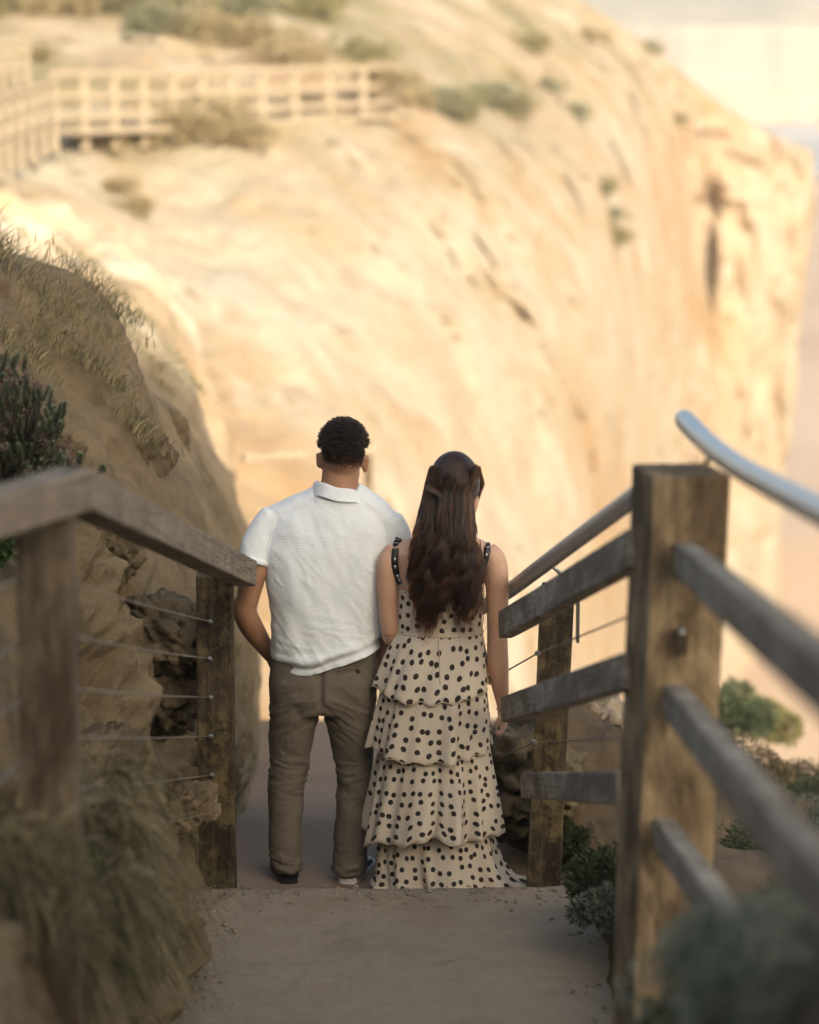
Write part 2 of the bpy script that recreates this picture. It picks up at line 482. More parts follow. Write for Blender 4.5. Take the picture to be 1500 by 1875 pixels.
M['leaf_brown'] = leaf_mat('brown_twiggy_leaves', (0.07, 0.06, 0.032), (0.17, 0.14, 0.08))
M['hill_olive'] = leaf_mat('olive_hill_scrub', (0.20, 0.19, 0.08), (0.38, 0.33, 0.17), trans=0.4)
M['hill_grey'] = leaf_mat('grey_hill_scrub', (0.20, 0.20, 0.11), (0.38, 0.36, 0.23), trans=0.4)
M['hill_dry'] = leaf_mat('straw_hill_scrub', (0.30, 0.24, 0.12), (0.48, 0.39, 0.23), trans=0.4)
M['leaf_bright'] = leaf_mat('bright_green_leaves', (0.03, 0.06, 0.015), (0.08, 0.13, 0.035))
M['flower'] = leaf_mat('faded_flower_heads', (0.15, 0.105, 0.085), (0.28, 0.21, 0.17))
t = NT('shrub_twig'); M['twig'] = t.set((0.11, 0.08, 0.055), 0.9)
t = NT('dry_grass_blade'); hi_ = t.n('ShaderNodeHairInfo')
M['grass'] = t.set(t.ramp(hi_.outputs['Random'], [(0.0, (0.035, 0.04, 0.018)), (0.4, (0.10, 0.09, 0.048)), (0.8, (0.22, 0.185, 0.11)), (1.0, (0.36, 0.30, 0.19))]), 0.7, spec=0.2)

t = NT('crest_grass_blade'); hi_ = t.n('ShaderNodeHairInfo')
M['grass_crest'] = t.set(t.ramp(hi_.outputs['Random'], [(0.0, (0.10, 0.10, 0.05)), (0.45, (0.20, 0.18, 0.10)), (1.0, (0.36, 0.30, 0.18))]), 0.7, spec=0.2)

# ------------------------------------------------------------------ the setting: ground and path
def path_z(Y):
    Y = np.asarray(Y, float)
    up = np.where(Y < 8.2, (8.2-Y)*0.30, 0.0)
    dn = np.where(Y > 11.9, -0.125-(Y-11.9)*0.2, np.where(Y > 10.6, -0.125, 0.0))
    return up+dn
XF_Y = [0, 4, 6.5, 8.5, 9.6, 10.2, 10.45, 10.62, 10.75, 11.2, 11.8, 14, 18, 22, 26, 30, 36, 44, 52]
XF_X = [-1.25, -1.05, -0.80, -0.80, -0.82, -0.78, -0.71, -0.64, -0.70, -0.80, -0.74, -0.78, -0.95, -1.2, -1.5, -1.9, -2.8, -5.0, -8.0]

def slab_mesh():
    xs = np.linspace(-0.86, 0.84, 120); ys = np.concatenate([np.linspace(0.5, 8.2, 50), np.linspace(8.25, 10.6, 110)])
    X, Y = np.meshgrid(xs, ys)
    P = np.stack([X.ravel(), Y.ravel(), path_z(Y.ravel())], 1)
    edge = 0.03*fbm(np.stack([P[:, 0]*2.2, P[:, 0]*0+3, P[:, 0]*0], 1), 4) + 0.02*P[:, 0]
    k = sstep(8.6, 10.6, P[:, 1])
    P[:, 1] += edge*k
    P[:, 2] += 0.010*fbm(P*np.array([1.5, 1.5, 0])+5, 4) + 0.004*fbm(P*np.array([9, 9, 0])+5, 3) - 0.02*sstep(10.5, 10.62, P[:, 1]-edge*k)
    nr, nc = len(ys), len(xs)
    lip = P[-nc:].copy(); lip[:, 2] -= 0.02; lip[:, 1] += 0.012
    low = P[-nc:].copy(); low[:, 2] = -0.2; low[:, 1] += 0.02+0.01*pn(low*9)
    V = np.concatenate([P, lip, low])
    return V, grid_faces(nr+2, nc)
V, Fc = slab_mesh()
o = mesh_obj('landing_path', V, Fc, M['slab']); tag(o, kind='structure')

xs = np.linspace(-1.5, 0.85, 60); ys = np.linspace(10.5, 24, 160)
X, Y = np.meshgrid(xs, ys); P = np.stack([X.ravel(), Y.ravel(), path_z(Y.ravel())], 1)
P[:, 2] = np.where(P[:, 1] < 10.66, -0.125, P[:, 2])
P[:, 2] += 0.012*fbm(P*np.array([2, 2, 0]), 4) - sstep(20.5, 24, P[:, 1])*2.5
o = mesh_obj('lower_path', P, grid_faces(160, 60), M['lower_path']); tag(o, kind='structure')

# right-hand ground: a scrubby shoulder that drops off to the beach
def right_z(X, Y):
    base = path_z(np.minimum(Y, 30))
    d = np.clip(X-0.72+0.12*sstep(10.5, 11, Y), 0, None)
    z = base - 0.04 + 0.14*sstep(0.0, 0.16, d) - 0.30*np.clip(d-0.3, 0, None) - 0.10*np.clip(d-1.2, 0, None)**2
    z = z - 4.5*sstep(17, 24, Y)*sstep(0.0, 3, d+1.0)*(1-sstep(0.7, 1.3, d)) - 18*sstep(23.5, 31, Y) - 16*sstep(3.2, 8.5, d)
    return np.maximum(z, -26)
xs = np.concatenate([np.linspace(0.58, 2.4, 110), np.linspace(2.45, 12, 80)]); ys = np.concatenate([np.linspace(0, 8, 40), np.linspace(8.1, 16, 130), np.linspace(16.1, 32, 110)])
X, Y = np.meshgrid(xs, ys); X, Y = X.ravel(), Y.ravel()
Z = right_z(X, Y)
P = np.stack([X, Y, Z], 1)
P[:, 2] += 0.34*sstep(11.1, 11.9, Y)*(1-sstep(13.5, 17, Y))*sstep(0.60, 0.80, X)*(1-0.9*sstep(0.95, 1.7, X))
P[:, 2] += 0.30*sstep(0.64, 0.80, X)*(1-0.6*sstep(9.7, 10.4, Y))*(1-sstep(10.4, 10.9, Y))
P[:, 2] += 0.34*(1-sstep(5.6, 6.8, Y))*sstep(0.6, 0.75, X)
P[:, 0] -= 0.16*(1-sstep(5.6, 6.8, Y))*(1-sstep(0.8, 1.6, X))
P[:, 0] -= 0.24*sstep(10.9, 11.7, Y)*(1-sstep(0.7, 2.0, X))
amp = sstep(0.62, 1.1, X)
P[:, 2] += 0.10*amp*fbm(P*1.6, 5) + 0.05*ridged(P*4.5, 4)*sstep(0.62, 0.85, X)*sstep(10.8, 11.3, Y) + 0.02*fbm(P*9, 3)*sstep(0.78, 0.95, X)
P[:, 0] += 0.05*fbm(P*3+4, 4)
o = mesh_obj('shoulder_ground', P, grid_faces(len(ys), len(xs)), M['ground']); tag(o, kind='structure')

# left-hand bank, cut steep above the path
ys = np.concatenate([np.linspace(1.0, 7.0, 60), np.linspace(7.02, 12.6, 300), np.linspace(12.65, 22, 190), np.linspace(22.1, 52, 190)])
PW_N = np.array([[0, 0], [.06, .10], [.2, .42], [.42, .95], [.62, 1.5], [.9, 1.95], [1.4, 2.3], [3, 3.1], [8, 5.4], [22, 9.0]])
PW_F = np.array([[0, 0], [.05, .5], [.12, 1.3], [.24, 1.85], [.46, 2.35], [.85, 2.75], [1.7, 3.05], [4, 3.4], [10, 4.0], [22, 4.5]])
tt = np.concatenate([np.linspace(0, 6, 190), np.linspace(6.03, 9, 60)])
kk = np.arange(len(PW_N))
near = np.stack([np.interp(tt, kk, PW_N[:, 0]), np.interp(tt, kk, PW_N[:, 1])], 1)
far = np.stack([np.interp(tt, kk, PW_F[:, 0]), np.interp(tt, kk, PW_F[:, 1])], 1)
b = sstep(11.0, 14.5, ys)[:, None, None]
prof = near[None]*(1-b)+far[None]*b
PW_S = np.array([[0, 0], [.03, .30], [.08, .58], [.2, .80], [.5, 1.25], [.9, 1.8], [1.4, 2.2], [3, 3.0], [8, 5.4], [22, 9.0]])
steep = np.stack([np.interp(tt, kk, PW_S[:, 0]), np.interp(tt, kk, PW_S[:, 1])], 1)
bs = (sstep(5.0, 6.2, ys)*(1-sstep(8.2, 9.3, ys)))[:, None, None]
prof = prof*(1-bs)+steep[None]*bs
prof[:, :, 1] *= (1-0.17*sstep(12.5, 15, ys)*(1-sstep(17.5, 20.5, ys))+0.055*np.clip(ys-19.5, 0, 25))[:, None]; prof[:, :, 0] *= (1+0.03*np.clip(ys-20, 0, 30))[:, None]
XF = cr(XF_Y, XF_X, ys); ZF = path_z(ys)
P = np.stack([XF[:, None]-prof[:, :, 0], np.repeat(ys[:, None], len(tt), 1), ZF[:, None]+prof[:, :, 1]-0.05], 2).reshape(-1, 3)
T = np.tile(tt, len(ys))
nrm = np.stack([np.ones(len(P))*0.8, -0.35*np.ones(len(P)), 0.45*np.ones(len(P))], 1)
fade = sstep(0.0, 0.9, T)
mask = sstep(0.0, 0.3, fbm(P*np.array([0.9, 0.9, 1.2])+8, 3)+0.25*sstep(7.5, 9, P[:, 1])*(1-sstep(11.2, 12.5, P[:, 1]))*(1-sstep(3.2, 4.5, T)))*(1-0.9*sstep(11.6, 13.2, P[:, 1]))
wp = P+0.10*np.stack([fbm(P*2.2+1, 3), fbm(P*2.2+31, 3), fbm(P*2.2+61, 3)], 1)
ero = ridged(wp*np.array([2.2, 2.2, 3.6])+3, 4); ero2 = ridged(wp*np.array([6, 6, 9.5])+9, 3)
disp = (0.14+0.3*sstep(20, 34, P[:, 1]))*fbm(P*0.9*(1-0.45*sstep(20, 30, P[:, 1]))[:, None]+1, 3)*fade + 0.03*fbm(P*3.4+2, 4)*(0.35+0.65*fade) + fade*mask*(0.085*(ero-0.3)+0.030*ero2) + 0.010*fbm(wp*np.array([12, 12, 20]), 3)*(0.35+fade)*(0.35+0.65*mask)
pits = sstep(0.18, 0.42, pn(wp*np.array([5, 5, 8])+4))*sstep(0.1, 0.6, mask)
disp -= 0.07*pits*fade
P += nrm*disp[:, None]*(1+0.8*sstep(3, 6, T))[:, None]
o = mesh_obj('earth_bank', P, grid_faces(len(ys), len(tt)), M['bank_mix']); tag(o, kind='structure')

# unseen hill behind the viewer, shaped to keep the low sun off the stairs
hs, hp = np.array([-0.4, 0.9165]), np.array([0.9165, 0.4])
uu = np.linspace(-60, 60, 130); ss = np.linspace(-90, -3, 80)
U, S = np.meshgrid(uu, ss); U, S = U.ravel(), S.ravel()
crest = 29.2*sstep(-40, -14, U)*(1-sstep(7.5, 16, U))
H = np.where(S < -40, 1.0, np.exp(-((S+40)/17.0)**2))
Z = -3 + (crest+3)*H
XY = S[:, None]*hs+U[:, None]*hp
P = np.column_stack([XY, Z])
P[:, 2] += 0.8*fbm(P*0.12, 4)*sstep(-6, -20, S)
o = mesh_obj('hillside', P, grid_faces(80, 130), M['ground']); tag(o, kind='structure')

# ------------------------------------------------------------------ the sunlit cliff, headland, beach, sea
ST = [  # picture column, then (picture row, distance) from the foot of the face to behind the ridge
    (-350, [(1500, 30), (900, 36), (600, 42), (330, 50), (215, 56), (130, 64), (-60, 85), (-260, 110), (-200, 130)]),
    (0,    [(1500, 32), (900, 39), (600, 45), (330, 52), (225, 57), (130, 65), (-60, 88), (-250, 112), (-200, 134)]),
    (300,  [(1500, 34), (900, 42), (600, 48), (330, 56), (222, 60), (130, 70), (-60, 92), (-230, 116), (-180, 140)]),
    (600,  [(1500, 38), (900, 46), (600, 52), (330, 60), (215, 66), (110, 78), (-50, 100), (-180, 122), (-130, 146)]),
    (880,  [(1500, 46), (900, 54), (600, 60), (340, 70), (220, 80), (110, 94), (-30, 114), (-110, 130), (-60, 150)]),
    (1090, [(1500, 58), (900, 67), (600, 74), (360, 86), (250, 98), (150, 112), (70, 126), (15, 138), (60, 160)]),
    (1200, [(1500, 80), (900, 96), (620, 104), (400, 112), (300, 120), (220, 128), (150, 138), (95, 146), (150, 168)]),
    (1268, [(1300, 106), (900, 124), (640, 134), (420, 140), (330, 143), (255, 146), (205, 149), (150, 152), (200, 172)]),
    (1300, [(1250, 120), (900, 134), (640, 142), (480, 147), (385, 147.5), (290, 147), (225, 150), (178, 153), (230, 174)]),
    (1330, [(1200, 126), (900, 138), (600, 144), (430, 145), (345, 146), (300, 147), (240, 150), (198, 154), (250, 176)]),
    (1405, [(1150, 132), (900, 142), (600, 146), (430, 147), (340, 148), (300, 149), (270, 152), (243, 156), (300, 178)]),
    (1462, [(1000, 146), (850, 150), (600, 152), (430, 151), (330, 152), (300, 153), (283, 155), (272, 159), (330, 180)]),
    (1478, [(900, 158), (760, 160), (600, 160), (430, 158), (330, 158), (305, 158), (295, 160), (290, 163), (350, 184)]),
    (1452, [(900, 178), (760, 180), (600, 180), (430, 176), (330, 175), (310, 175), (300, 176), (296, 180), (360, 192)]),
]
G = []
for px, rows in ST:
    r = []
    for i, (py, Y) in enumerate(rows):
        if Y > 50: Y = 50+(Y-50)*0.72
        x = px
        if px > 1300:                                   # the headland's end leans back towards its foot
            x = px + 8*(px > 1440) - 0.12*max(0, py-430)*(1 if px > 1380 else 0.35)
        r.append(at(x, py, Y))
    q = r[0].copy(); q.z = min(-24, q.z-3); q.y -= 1.0
    if px < 1000: q.z = -26
    r.insert(0, q)
    G.append([tuple(v) for v in r])
G = np.array(G)
nu, nv = 420, 260
u = np.linspace(0, len(ST)-1, nu); v = np.linspace(0, G.shape[1]-1, nv)
A = np.stack([cr(np.arange(len(ST)), G[:, j], u) for j in range(G.shape[1])], 1)
Bm = np.stack([cr(np.arange(G.shape[1]), A[i], v) for i in range(nu)], 0)
P = Bm.reshape(-1, 3)
vv = np.tile(v, nu)
k = sstep(0.2, 1.2, vv)*(1-0.6*sstep(7, 8.5, vv))
dd = P/np.linalg.norm(P-np.array([0, 0, CAM_H]), axis=1)[:, None]
w3 = P+3.0*np.stack([fbm(P*0.11+1, 3), fbm(P*0.11+31, 3), fbm(P*0.11+61, 3)], 1)
led = w3[:, 2]*0.42+0.8*fbm(P*np.array([0.05, 0.05, 0.0]), 3); led = led-np.floor(led); led = sstep(0.0, 0.25, led)*(1-led)
big = 2.2*fbm(P*np.array([0.06, 0.05, 0.07])+2, 3) + 0.55*(ridged(w3*0.16+5, 4)-0.4) + 1.2*fbm(w3*0.42, 5) + 0.35*(ridged(w3*0.75+9, 3)-0.5) - 0.9*led*sstep(-0.25, 0.35, fbm(P*0.09+40, 3))
sc_ = np.clip(P[:, 1]/90, 0.35, 0.62)
P[:, 1] += big*k*sc_
P[:, 2] += 0.35*fbm(P*0.35+7, 4)*k*sc_
o = mesh_obj('cliff', P, grid_faces(nu, nv), M['cliff']); tag(o, kind='structure')

BZ = -23.0
ys = np.concatenate([np.linspace(25, 200, 50), np.linspace(210, 470, 30)]); xs = np.linspace(-60, 420, 60)
X, Y = np.meshgrid(xs, ys); P = np.stack([X.ravel(), Y.ravel(), np.full(X.size, BZ)], 1)
P[:, 2] += 0.35*fbm(P*np.array([0.05, 0.02, 0]), 4) - 0.5*sstep(430, 470, P[:, 1]) 
o = mesh_obj('beach', P, grid_faces(len(ys), len(xs)), M['beach']); tag(o, kind='structure')
o = mesh_obj('sea', [(-400, 440, BZ-0.25), (1850, 440, BZ-0.25), (1850, 2350, BZ-0.25), (-400, 2350, BZ-0.25)], [(0, 1, 2, 3)], M['sea'], smooth=False); tag(o, kind='structure')
o = mesh_obj('ground', [(-1400, -1400, -26.5), (1900, -1400, -26.5), (1900, 2400, -26.5), (-1400, 2400, -26.5)], [(0, 1, 2, 3)], M['beach'], smooth=False); tag(o, kind='structure')

# far headland across the bay: sand apron, pale face, scrubby top
cols_ = np.linspace(800, 1800, 160)
rows_ = [(206, 640), (196, 644), (165, 648), (60, 650), (45, 665), (15, 720), (-12, 800), (-10, 900)]
Vv = []
for cx_ in cols_:
    drop = 45*float(sstep(1430, 1620, cx_))
    for j, (py, Y) in enumerate(rows_):
        w = 0.25+0.75*(j/7)
        p = at(cx_, py+drop*(1 if j >= 5 else 0.35 if j >= 3 else 0)+(4*math.sin(cx_*0.021+j) if j > 4 else 0), Y)
        if j == 0: p.z = BZ-1
        Vv.append(tuple(p))
P = np.array(Vv)
P[:, 1] += 12*fbm(P*np.array([0.03, 0, 0.02]), 4)
nr = len(rows_); nc = len(cols_)
o = mesh_obj('far_headland', P, grid_faces(nc, nr), M['far']); tag(o, kind='structure')
o.data.materials.append(M['far_scrub']); o.data.materials.append(M['beach'])
mi = [(2 if (i % (nr-1)) < 2 else 0 if (i % (nr-1)) < 3 else 1) for i in range(len(o.data.polygons))]
o.data.polygons.foreach_set('material_index', mi)

# ------------------------------------------------------------------ sea air
t = NT('sea_haze'); t.t.nodes.remove(t.b)
pv = t.n('ShaderNodeVolumePrincipled'); pv.inputs['Density'].default_value = 0.0009; pv.inputs['Color'].default_value = (0.95, 0.95, 0.95, 1); pv.inputs['Anisotropy'].default_value = 0.2
t.l(pv.outputs[0], t.out.inputs['Volume'])
o = MB().box((250, 500, 5.5), (3350, 3850, 66)).build('haze', t.m, None, False); tag(o, kind='stuff')

# ------------------------------------------------------------------ near fence on the left (timber cap, posts, wire)
lf = empty('cable_fence', (-0.85, 9.0, 0.0))
tag(lf, 'weathered timber fence with sloping cap rail and steel wires along the left bank', 'fence')
YN, YFP = 6.9, 10.75
pN = at(83, 930, YN); pF = at(393, 1050, YFP)
o = beam('post', (pN.x, YN, -0.1), (pN.x, YN, pN.z), 0.132, 0.132, M['wood_brown'], lf, seed=1, warp=0.006)
o = beam('post', (pF.x, YFP, -0.35), (pF.x, YFP, pF.z), 0.137, 0.12, M['wood_post'], lf, seed=2, warp=0.005)
peak = at(128, 893, YN+0.02); low = at(447, 1050, YFP+0.16)
o = beam('top_rail', peak, low, 0.10, 0.098, M['wood_cap'], lf, seed=3)
out = at(-170, 985, 6.15)
o = beam('top_rail', out, peak+Vector((0.012, 0.02, -0.004)), 0.098, 0.099, M['wood_cap'], lf, seed=4)
pO = at(-150, 1010, 6.2); beam('post', (pO.x, pO.y, 0.2), (pO.x, pO.y, pO.z), 0.13, 0.13, M['wood_grey'], lf, seed=5)
wires = [((384, 1138), (150, 1061)), ((383, 1206), (147, 1161)), ((385, 1277), (142, 1258)), ((385, 1348), (144, 1348)), ((387, 1419), (144, 1446)), ((388, 1487), (150, 1545))]
for (fx, fy), (nx, ny) in wires:
    a_ = at(fx, fy, YFP-0.085); b_ = at(nx-40, ny-(fy-ny)*-0.0, YN+0.0)
    a2 = at(fx, fy, YFP-0.06)
    mid = (a_+b_)/2 - Vector((0, 0, 0.006))
    w = MB().spline([a_, mid, b_], 0.0028, 6).build('wire', M['wire'], lf)
    d = (b_-a_).normalized()
    f = MB().tube([a_-d*0.03, a_-d*0.004], 0.0095, 8).tube([a_-d*0.006, a_+d*0.028], [0.0065, 0.0048], 8).tube([a_-d*0.034, a_-d*0.028], 0.013, 8).build('wire_fitting', M['fitting'], w)
for (ax, ay), (bx, by) in (((55, 1049), (-60, 1106)), ((52, 1163), (-60, 1245)), ((66, 1268), (-60, 1345)), ((72, 1366), (-60, 1484))):
    MB().tube([at(ax, ay, YN-0.02), at(bx, by, 6.45)], 0.003, 6).build('wire', M['wire'], lf)

# ------------------------------------------------------------------ near fence on the right (rails, tubes, wires)
rf = empty('rail_fence', (0.72, 9.0, 0.0))
tag(rf, 'heavy grey timber rail fence with steel tube handrails on the right', 'fence')
YP = 7.5
tp = at(1246, 859, YP); bt = at(1206, 1875, YP); ax_ = (tp-bt)/(tp.z-bt.z); base = bt+ax_*(-0.15-bt.z)
beam('post', base, tp, 0.208, 0.208, M['wood_yellow'], rf, roll=R(11), bevel=0.012, seed=6, warp=0.006)
t2 = at(1022, 1072, 10.78); b2 = at(997, 1588, 10.75); ax2 = (t2-b2)/(t2.z-b2.z)
beam('post', b2+ax2*(-0.4-b2.z), t2, 0.128, 0.13, M['wood_post'], rf, roll=R(-5), seed=7, warp=0.004)
pR = at(1780, 900, 3.6); beam('post', (pR.x, 3.6, 1.1), (pR.x, 3.6, 2.85), 0.13, 0.13, M['wood_grey'], rf, seed=8)
def rail(a, b, w, h, s): return beam('rail', a, b, w, h, M['wood_grey'], rf, seed=s, bevel=0.008)
def ext(a, b, k): return b+(b-a)*k
for i, (n0, f0, hh) in enumerate((((1160, 1008), (928, 1143), 0.102), ((1147, 1231), (932, 1299), 0.098))):
    a_, b_ = at(*n0, 7.62), at(*f0, 10.72)
    rail(ext(b_, a_, 0.03), ext(a_, b_, 0.012), 0.055, hh, 10+i)
a_, b_ = at(1145, 1442, 7.9), at(965, 1438, 10.55)
rail(a_, b_, 0.05, 0.096, 13)
for i, (n0, f0, hh) in enumerate((((1246, 1018), (1500, 1232), 0.088), ((1226, 1272), (1500, 1612), 0.088), ((1206, 1512), (1400, 1790), 0.085))):
    a_, b_ = at(*n0, 7.58), at(*f0, 4.15 if i < 2 else 5.0)
    rail(ext(b_, a_, 0.0), ext(a_, b_, 0.22), 0.055, hh, 16+i)
def tube_obj(name, pts, r):
    m = MB(); m.spline(pts, [r*0.55]+[r]*(len(pts)-2)+[r], 20, 8)
    return m.build(name, M['tube'], rf)
tube_obj('handrail_tube', [at(872, 1118, 12.0), at(874, 1117, 11.98), at(930, 1083, 11.25), at(985, 1042, 10.35), at(1070, 978, 9.3), at(1165, 907, 8.25), at(1215, 868, 7.75)], 0.030)
e0 = at(1252, 766, 8.0); e1 = at(1256, 771, 7.97)
tube_obj('handrail_tube', [e0, e1, at(1300, 815, 7.5), at(1350, 853, 6.95), at(1420, 893, 6.3), at(1500, 935, 5.7), at(1680, 1030, 4.7)], 0.029)
MB().tube([at(1290, 850, 7.5), at(1300, 838, 7.5), at(1303, 822, 7.5)], 0.007, 8).build('handrail_bracket', M['fitting'], rf)
m = MB().tube([at(1003, 1029, 10.6), at(1040, 1062, 10.66)], 0.008, 8); m.build('handrail_bracket', M['fitting'], rf)
q = at(1058, 1135, 10.8)
MB().box(q, (0.012, 0.05, 0.17)).build('bracket_plate', M['fitting'], rf, False)
q = at(1247, 1178, YP-0.13); MB().box(q, (0.026, 0.03, 0.055)).build('bolt_recess', M['wood_post'], rf, False)
MB().tube([q+Vector((0, -0.02, 0.03)), q+Vector((0, 0.03, 0.03))], 0.009, 8).build('bolt', M['fitting'], rf)
q = at(1327, 912, YP); MB().tube([q-Vector((0.02, 0, 0)), q+Vector((0.012, 0, 0))], 0.008, 8).build('bolt', M['fitting'], rf)
for pts in ([(915, 1236, 11.2), (985, 1196, 10.66), (1156, 1127, 7.7)], [(905, 1393, 11.2), (978, 1359, 10.66), (1146, 1352, 7.8)]):
    w = MB().tube([at(*p) for p in pts], 0.0032, 6).build('wire', M['wire'], rf)
    q = at(*pts[1]); MB().ell(q, (0.013, 0.013, 0.011), 10).build('wire_fitting', M['fitting'], w)

# ------------------------------------------------------------------ distant walkway fences on the hillside
def far_fence(label, base_pts, n, height, rails, pr, parent_name='walkway_fence', deck=True, rr=0.075):
    P = np.array([tuple(p) for p in base_pts]); k = np.linspace(0, 1, len(P))
    x = np.linspace(0, 1, n); Q = cr(k, P, x)
    root = empty(parent_name, tuple(Q[0])); tag(root, label, 'fence', 'timber fences of the walkway across the hillside')
    for i in range(n):
        beam('post', Q[i]-np.array([0, 0, 0.45]), Q[i]+np.array([0, 0, height]), pr, pr, M['wood_pale'], root, seed=i, bevel=0.02)
    for j, hz in enumerate(rails):
        for i in range(n-1):
            beam('rail', Q[i]+np.array([0, -0.10, hz]), Q[i+1]+np.array([0, -0.10, hz]), 0.08, rr*1.7, M['wood_pale'], root, seed=j, bevel=0.015)
    if deck:
        for i in range(n-1):
            beam('deck_edge', Q[i]+np.array([0, 0.5, -0.10]), Q[i+1]+np.array([0, 0.5, -0.10]), 1.0, 0.12, M['wood_pale'], root, seed=i)
    return root
far_fence('sun bleached walkway fence, the long run with three rails above the cliff', [at(100, 232, 53), at(300, 226, 56.5), at(500, 214, 60), at(725, 202, 65)], 12, 1.02, (0.18, 0.55, 0.96), 0.16, rr=0.075)
far_fence('sun bleached walkway fence, the closely slatted run nearest the left edge', [at(-90, 330, 44), at(-20, 282, 47.5), at(100, 234, 52.6)], 13, 0.90, (0.16, 0.5, 0.84), 0.11, deck=False, rr=0.065)
far_fence('short sun bleached fence at the upper left above the long walkway', [at(-60, 150, 58), at(50, 132, 60)], 6, 0.70, (0.15, 0.42, 0.66), 0.12, deck=False, rr=0.06)

# fence at the foot of the lower path
lw = empty('landing_fence', at(560, 1330, 24)); tag(lw, 'blurred pale rail and posts at the foot of the lower path behind the man', 'fence')
a_, b_ = at(445, 838, 23.4), at(690, 822, 24.4)
beam('rail', a_, b_, 0.06, 0.07, M['wood_pale'], lw, seed=2)
for px in (612, 674):
    q = at(px, 832, 24); beam('post', (q.x, 24.1, -5.5), (q.x, 24.1, q.z-0.03), 0.07, 0.07, M['wood_yellow'], lw, seed=px)

# ------------------------------------------------------------------ rocks
def rock(name, c, r, mat, seed, label):
    me = bpy.data.meshes.new(name); bm = bmesh.new()
    bmesh.ops.create_icosphere(bm, subdivisions=5, radius=1); bm.to_mesh(me); bm.free()
    co = get_co(me); n = co.copy()
    d = 1+0.34*fbm(co*1.3+seed, 4)+0.16*ridged(co*2.6+seed, 5)-0.20*sstep(0.1, 0.4, pn(co*4.5+seed))+0.06*ridged(co*9+seed, 3)
    set_co(me, n*d[:, None]*np.array(r))
    o = from_mesh(name, me, mat); o.location = c; o.rotation_euler = (seed*1.3, seed*0.7, seed*2.1)
    return tag(o, label, 'rock')
rock('rock', at(195, 1010, 10.75), (0.12, 0.11, 0.09), M['rock'], 1, 'dark pitted rock on the left bank just below the sloping cap rail')
rock('rock', at(205, 830, 12.7), (0.17, 0.2, 0.12), M['rock'], 2, 'brown craggy rock on the bank above the peak of the cap rail')
rock('rock', at(302, 1160, 10.95), (0.11, 0.13, 0.17), M['rock'], 3, 'eroded rock ledge beside the top wire of the left fence')
rock('rock', at(302, 1285, 10.95), (0.11, 0.13, 0.12), M['rock'], 4, 'dark crumbling rock beside the middle wires left of the far post')
rock('rock', at(185, 1395, 9.9), (0.16, 0.10, 0.09), M['rock'], 5, 'dark flat rock above the grass tussock between the left posts')
rock('rock', at(345, 1480, 10.5), (0.07, 0.10, 0.12), M['bank'], 6, 'sandy lump of bank beside the lower wires at the far post')
rock('rock', at(955, 1430, 11.35), (0.17, 0.2, 0.36), M['rock'], 7, 'dark earthy boulder beside the hem of the dress')
rock('rock', at(1085, 1345, 12.4), (0.17, 0.16, 0.17), M['rock_pale'], 8, 'pale sandstone boulder behind the far right post')
rock('rock', at(290, 810, 14.8), (0.13, 0.15, 0.10), M['rock'], 9, 'small dark rock jutting from the upper left bank')

# ------------------------------------------------------------------ vegetation
def leaf_cloud(clumps, n, size, seed, elong=2.2, up=0.3, stem=None):
    """small leaf faces spread through clumps (cx, cy, cz, r); returns V, F, tint"""
    g = np.random.default_rng(seed)
    C = np.array([c[:3] for c in clumps]); Rr = np.array([c[3] for c in clumps])
    w = Rr**2; w /= w.sum()
    k = g.choice(len(C), n, p=w)
    d = g.normal(size=(n, 3)); d /= np.linalg.norm(d, axis=1)[:, None]
    rad = Rr[k]*(0.55+0.5*g.random(n)**0.6)
    p = C[k]+d*rad[:, None]*np.array([1, 1, 0.9])
    ax = d+np.array([0, 0, up])+0.45*g.normal(size=(n, 3)); ax /= np.linalg.norm(ax, axis=1)[:, None]
    sd = np.cross(ax, g.normal(size=(n, 3))); sd /= np.linalg.norm(sd, axis=1)[:, None]
    L = size*(0.6+0.8*g.random(n)); W = L/elong
    up_ = np.cross(ax, sd)
    a = p; b1 = p+ax*(L*0.5)[:, None]+sd*(W*0.5)[:, None]+up_*(W*0.15)[:, None]; b2 = p+ax*(L*0.5)[:, None]-sd*(W*0.5)[:, None]+up_*(W*0.15)[:, None]; c = p+ax*L[:, None]
    V = np.stack([a, b1, c, b2], 1).reshape(-1, 3)
    Fc = np.arange(n*4).reshape(-1, 4)
    tint = np.repeat(np.clip(0.5+0.35*g.normal(size=n)+0.25*(g.random(len(C))[k]-0.5), 0, 1), 4)
    return V, Fc, tint
def foliage(name, data, mat, parent=None):
    V, Fc, tint = data
    o = mesh_obj(name, V, Fc, mat, parent, smooth=False)
    at_ = o.data.attributes.new('tint', 'FLOAT', 'POINT'); at_.data.foreach_set('value', tint.astype(np.float32))
    return o
def clumps_in(r, n, seed, cr_=0.35, flat=0.8):
    g = np.random.default_rng(seed); out = []
    for i in range(n):
        d = g.normal(size=3); d /= np.linalg.norm(d); d[2] = abs(d[2])*1.0-0.15
        q = d*r*(0.35+0.5*g.random()); out.append((q[0], q[1], q[2]*flat+r*0.35, r*cr_*(0.7+0.6*g.random())))
    return out
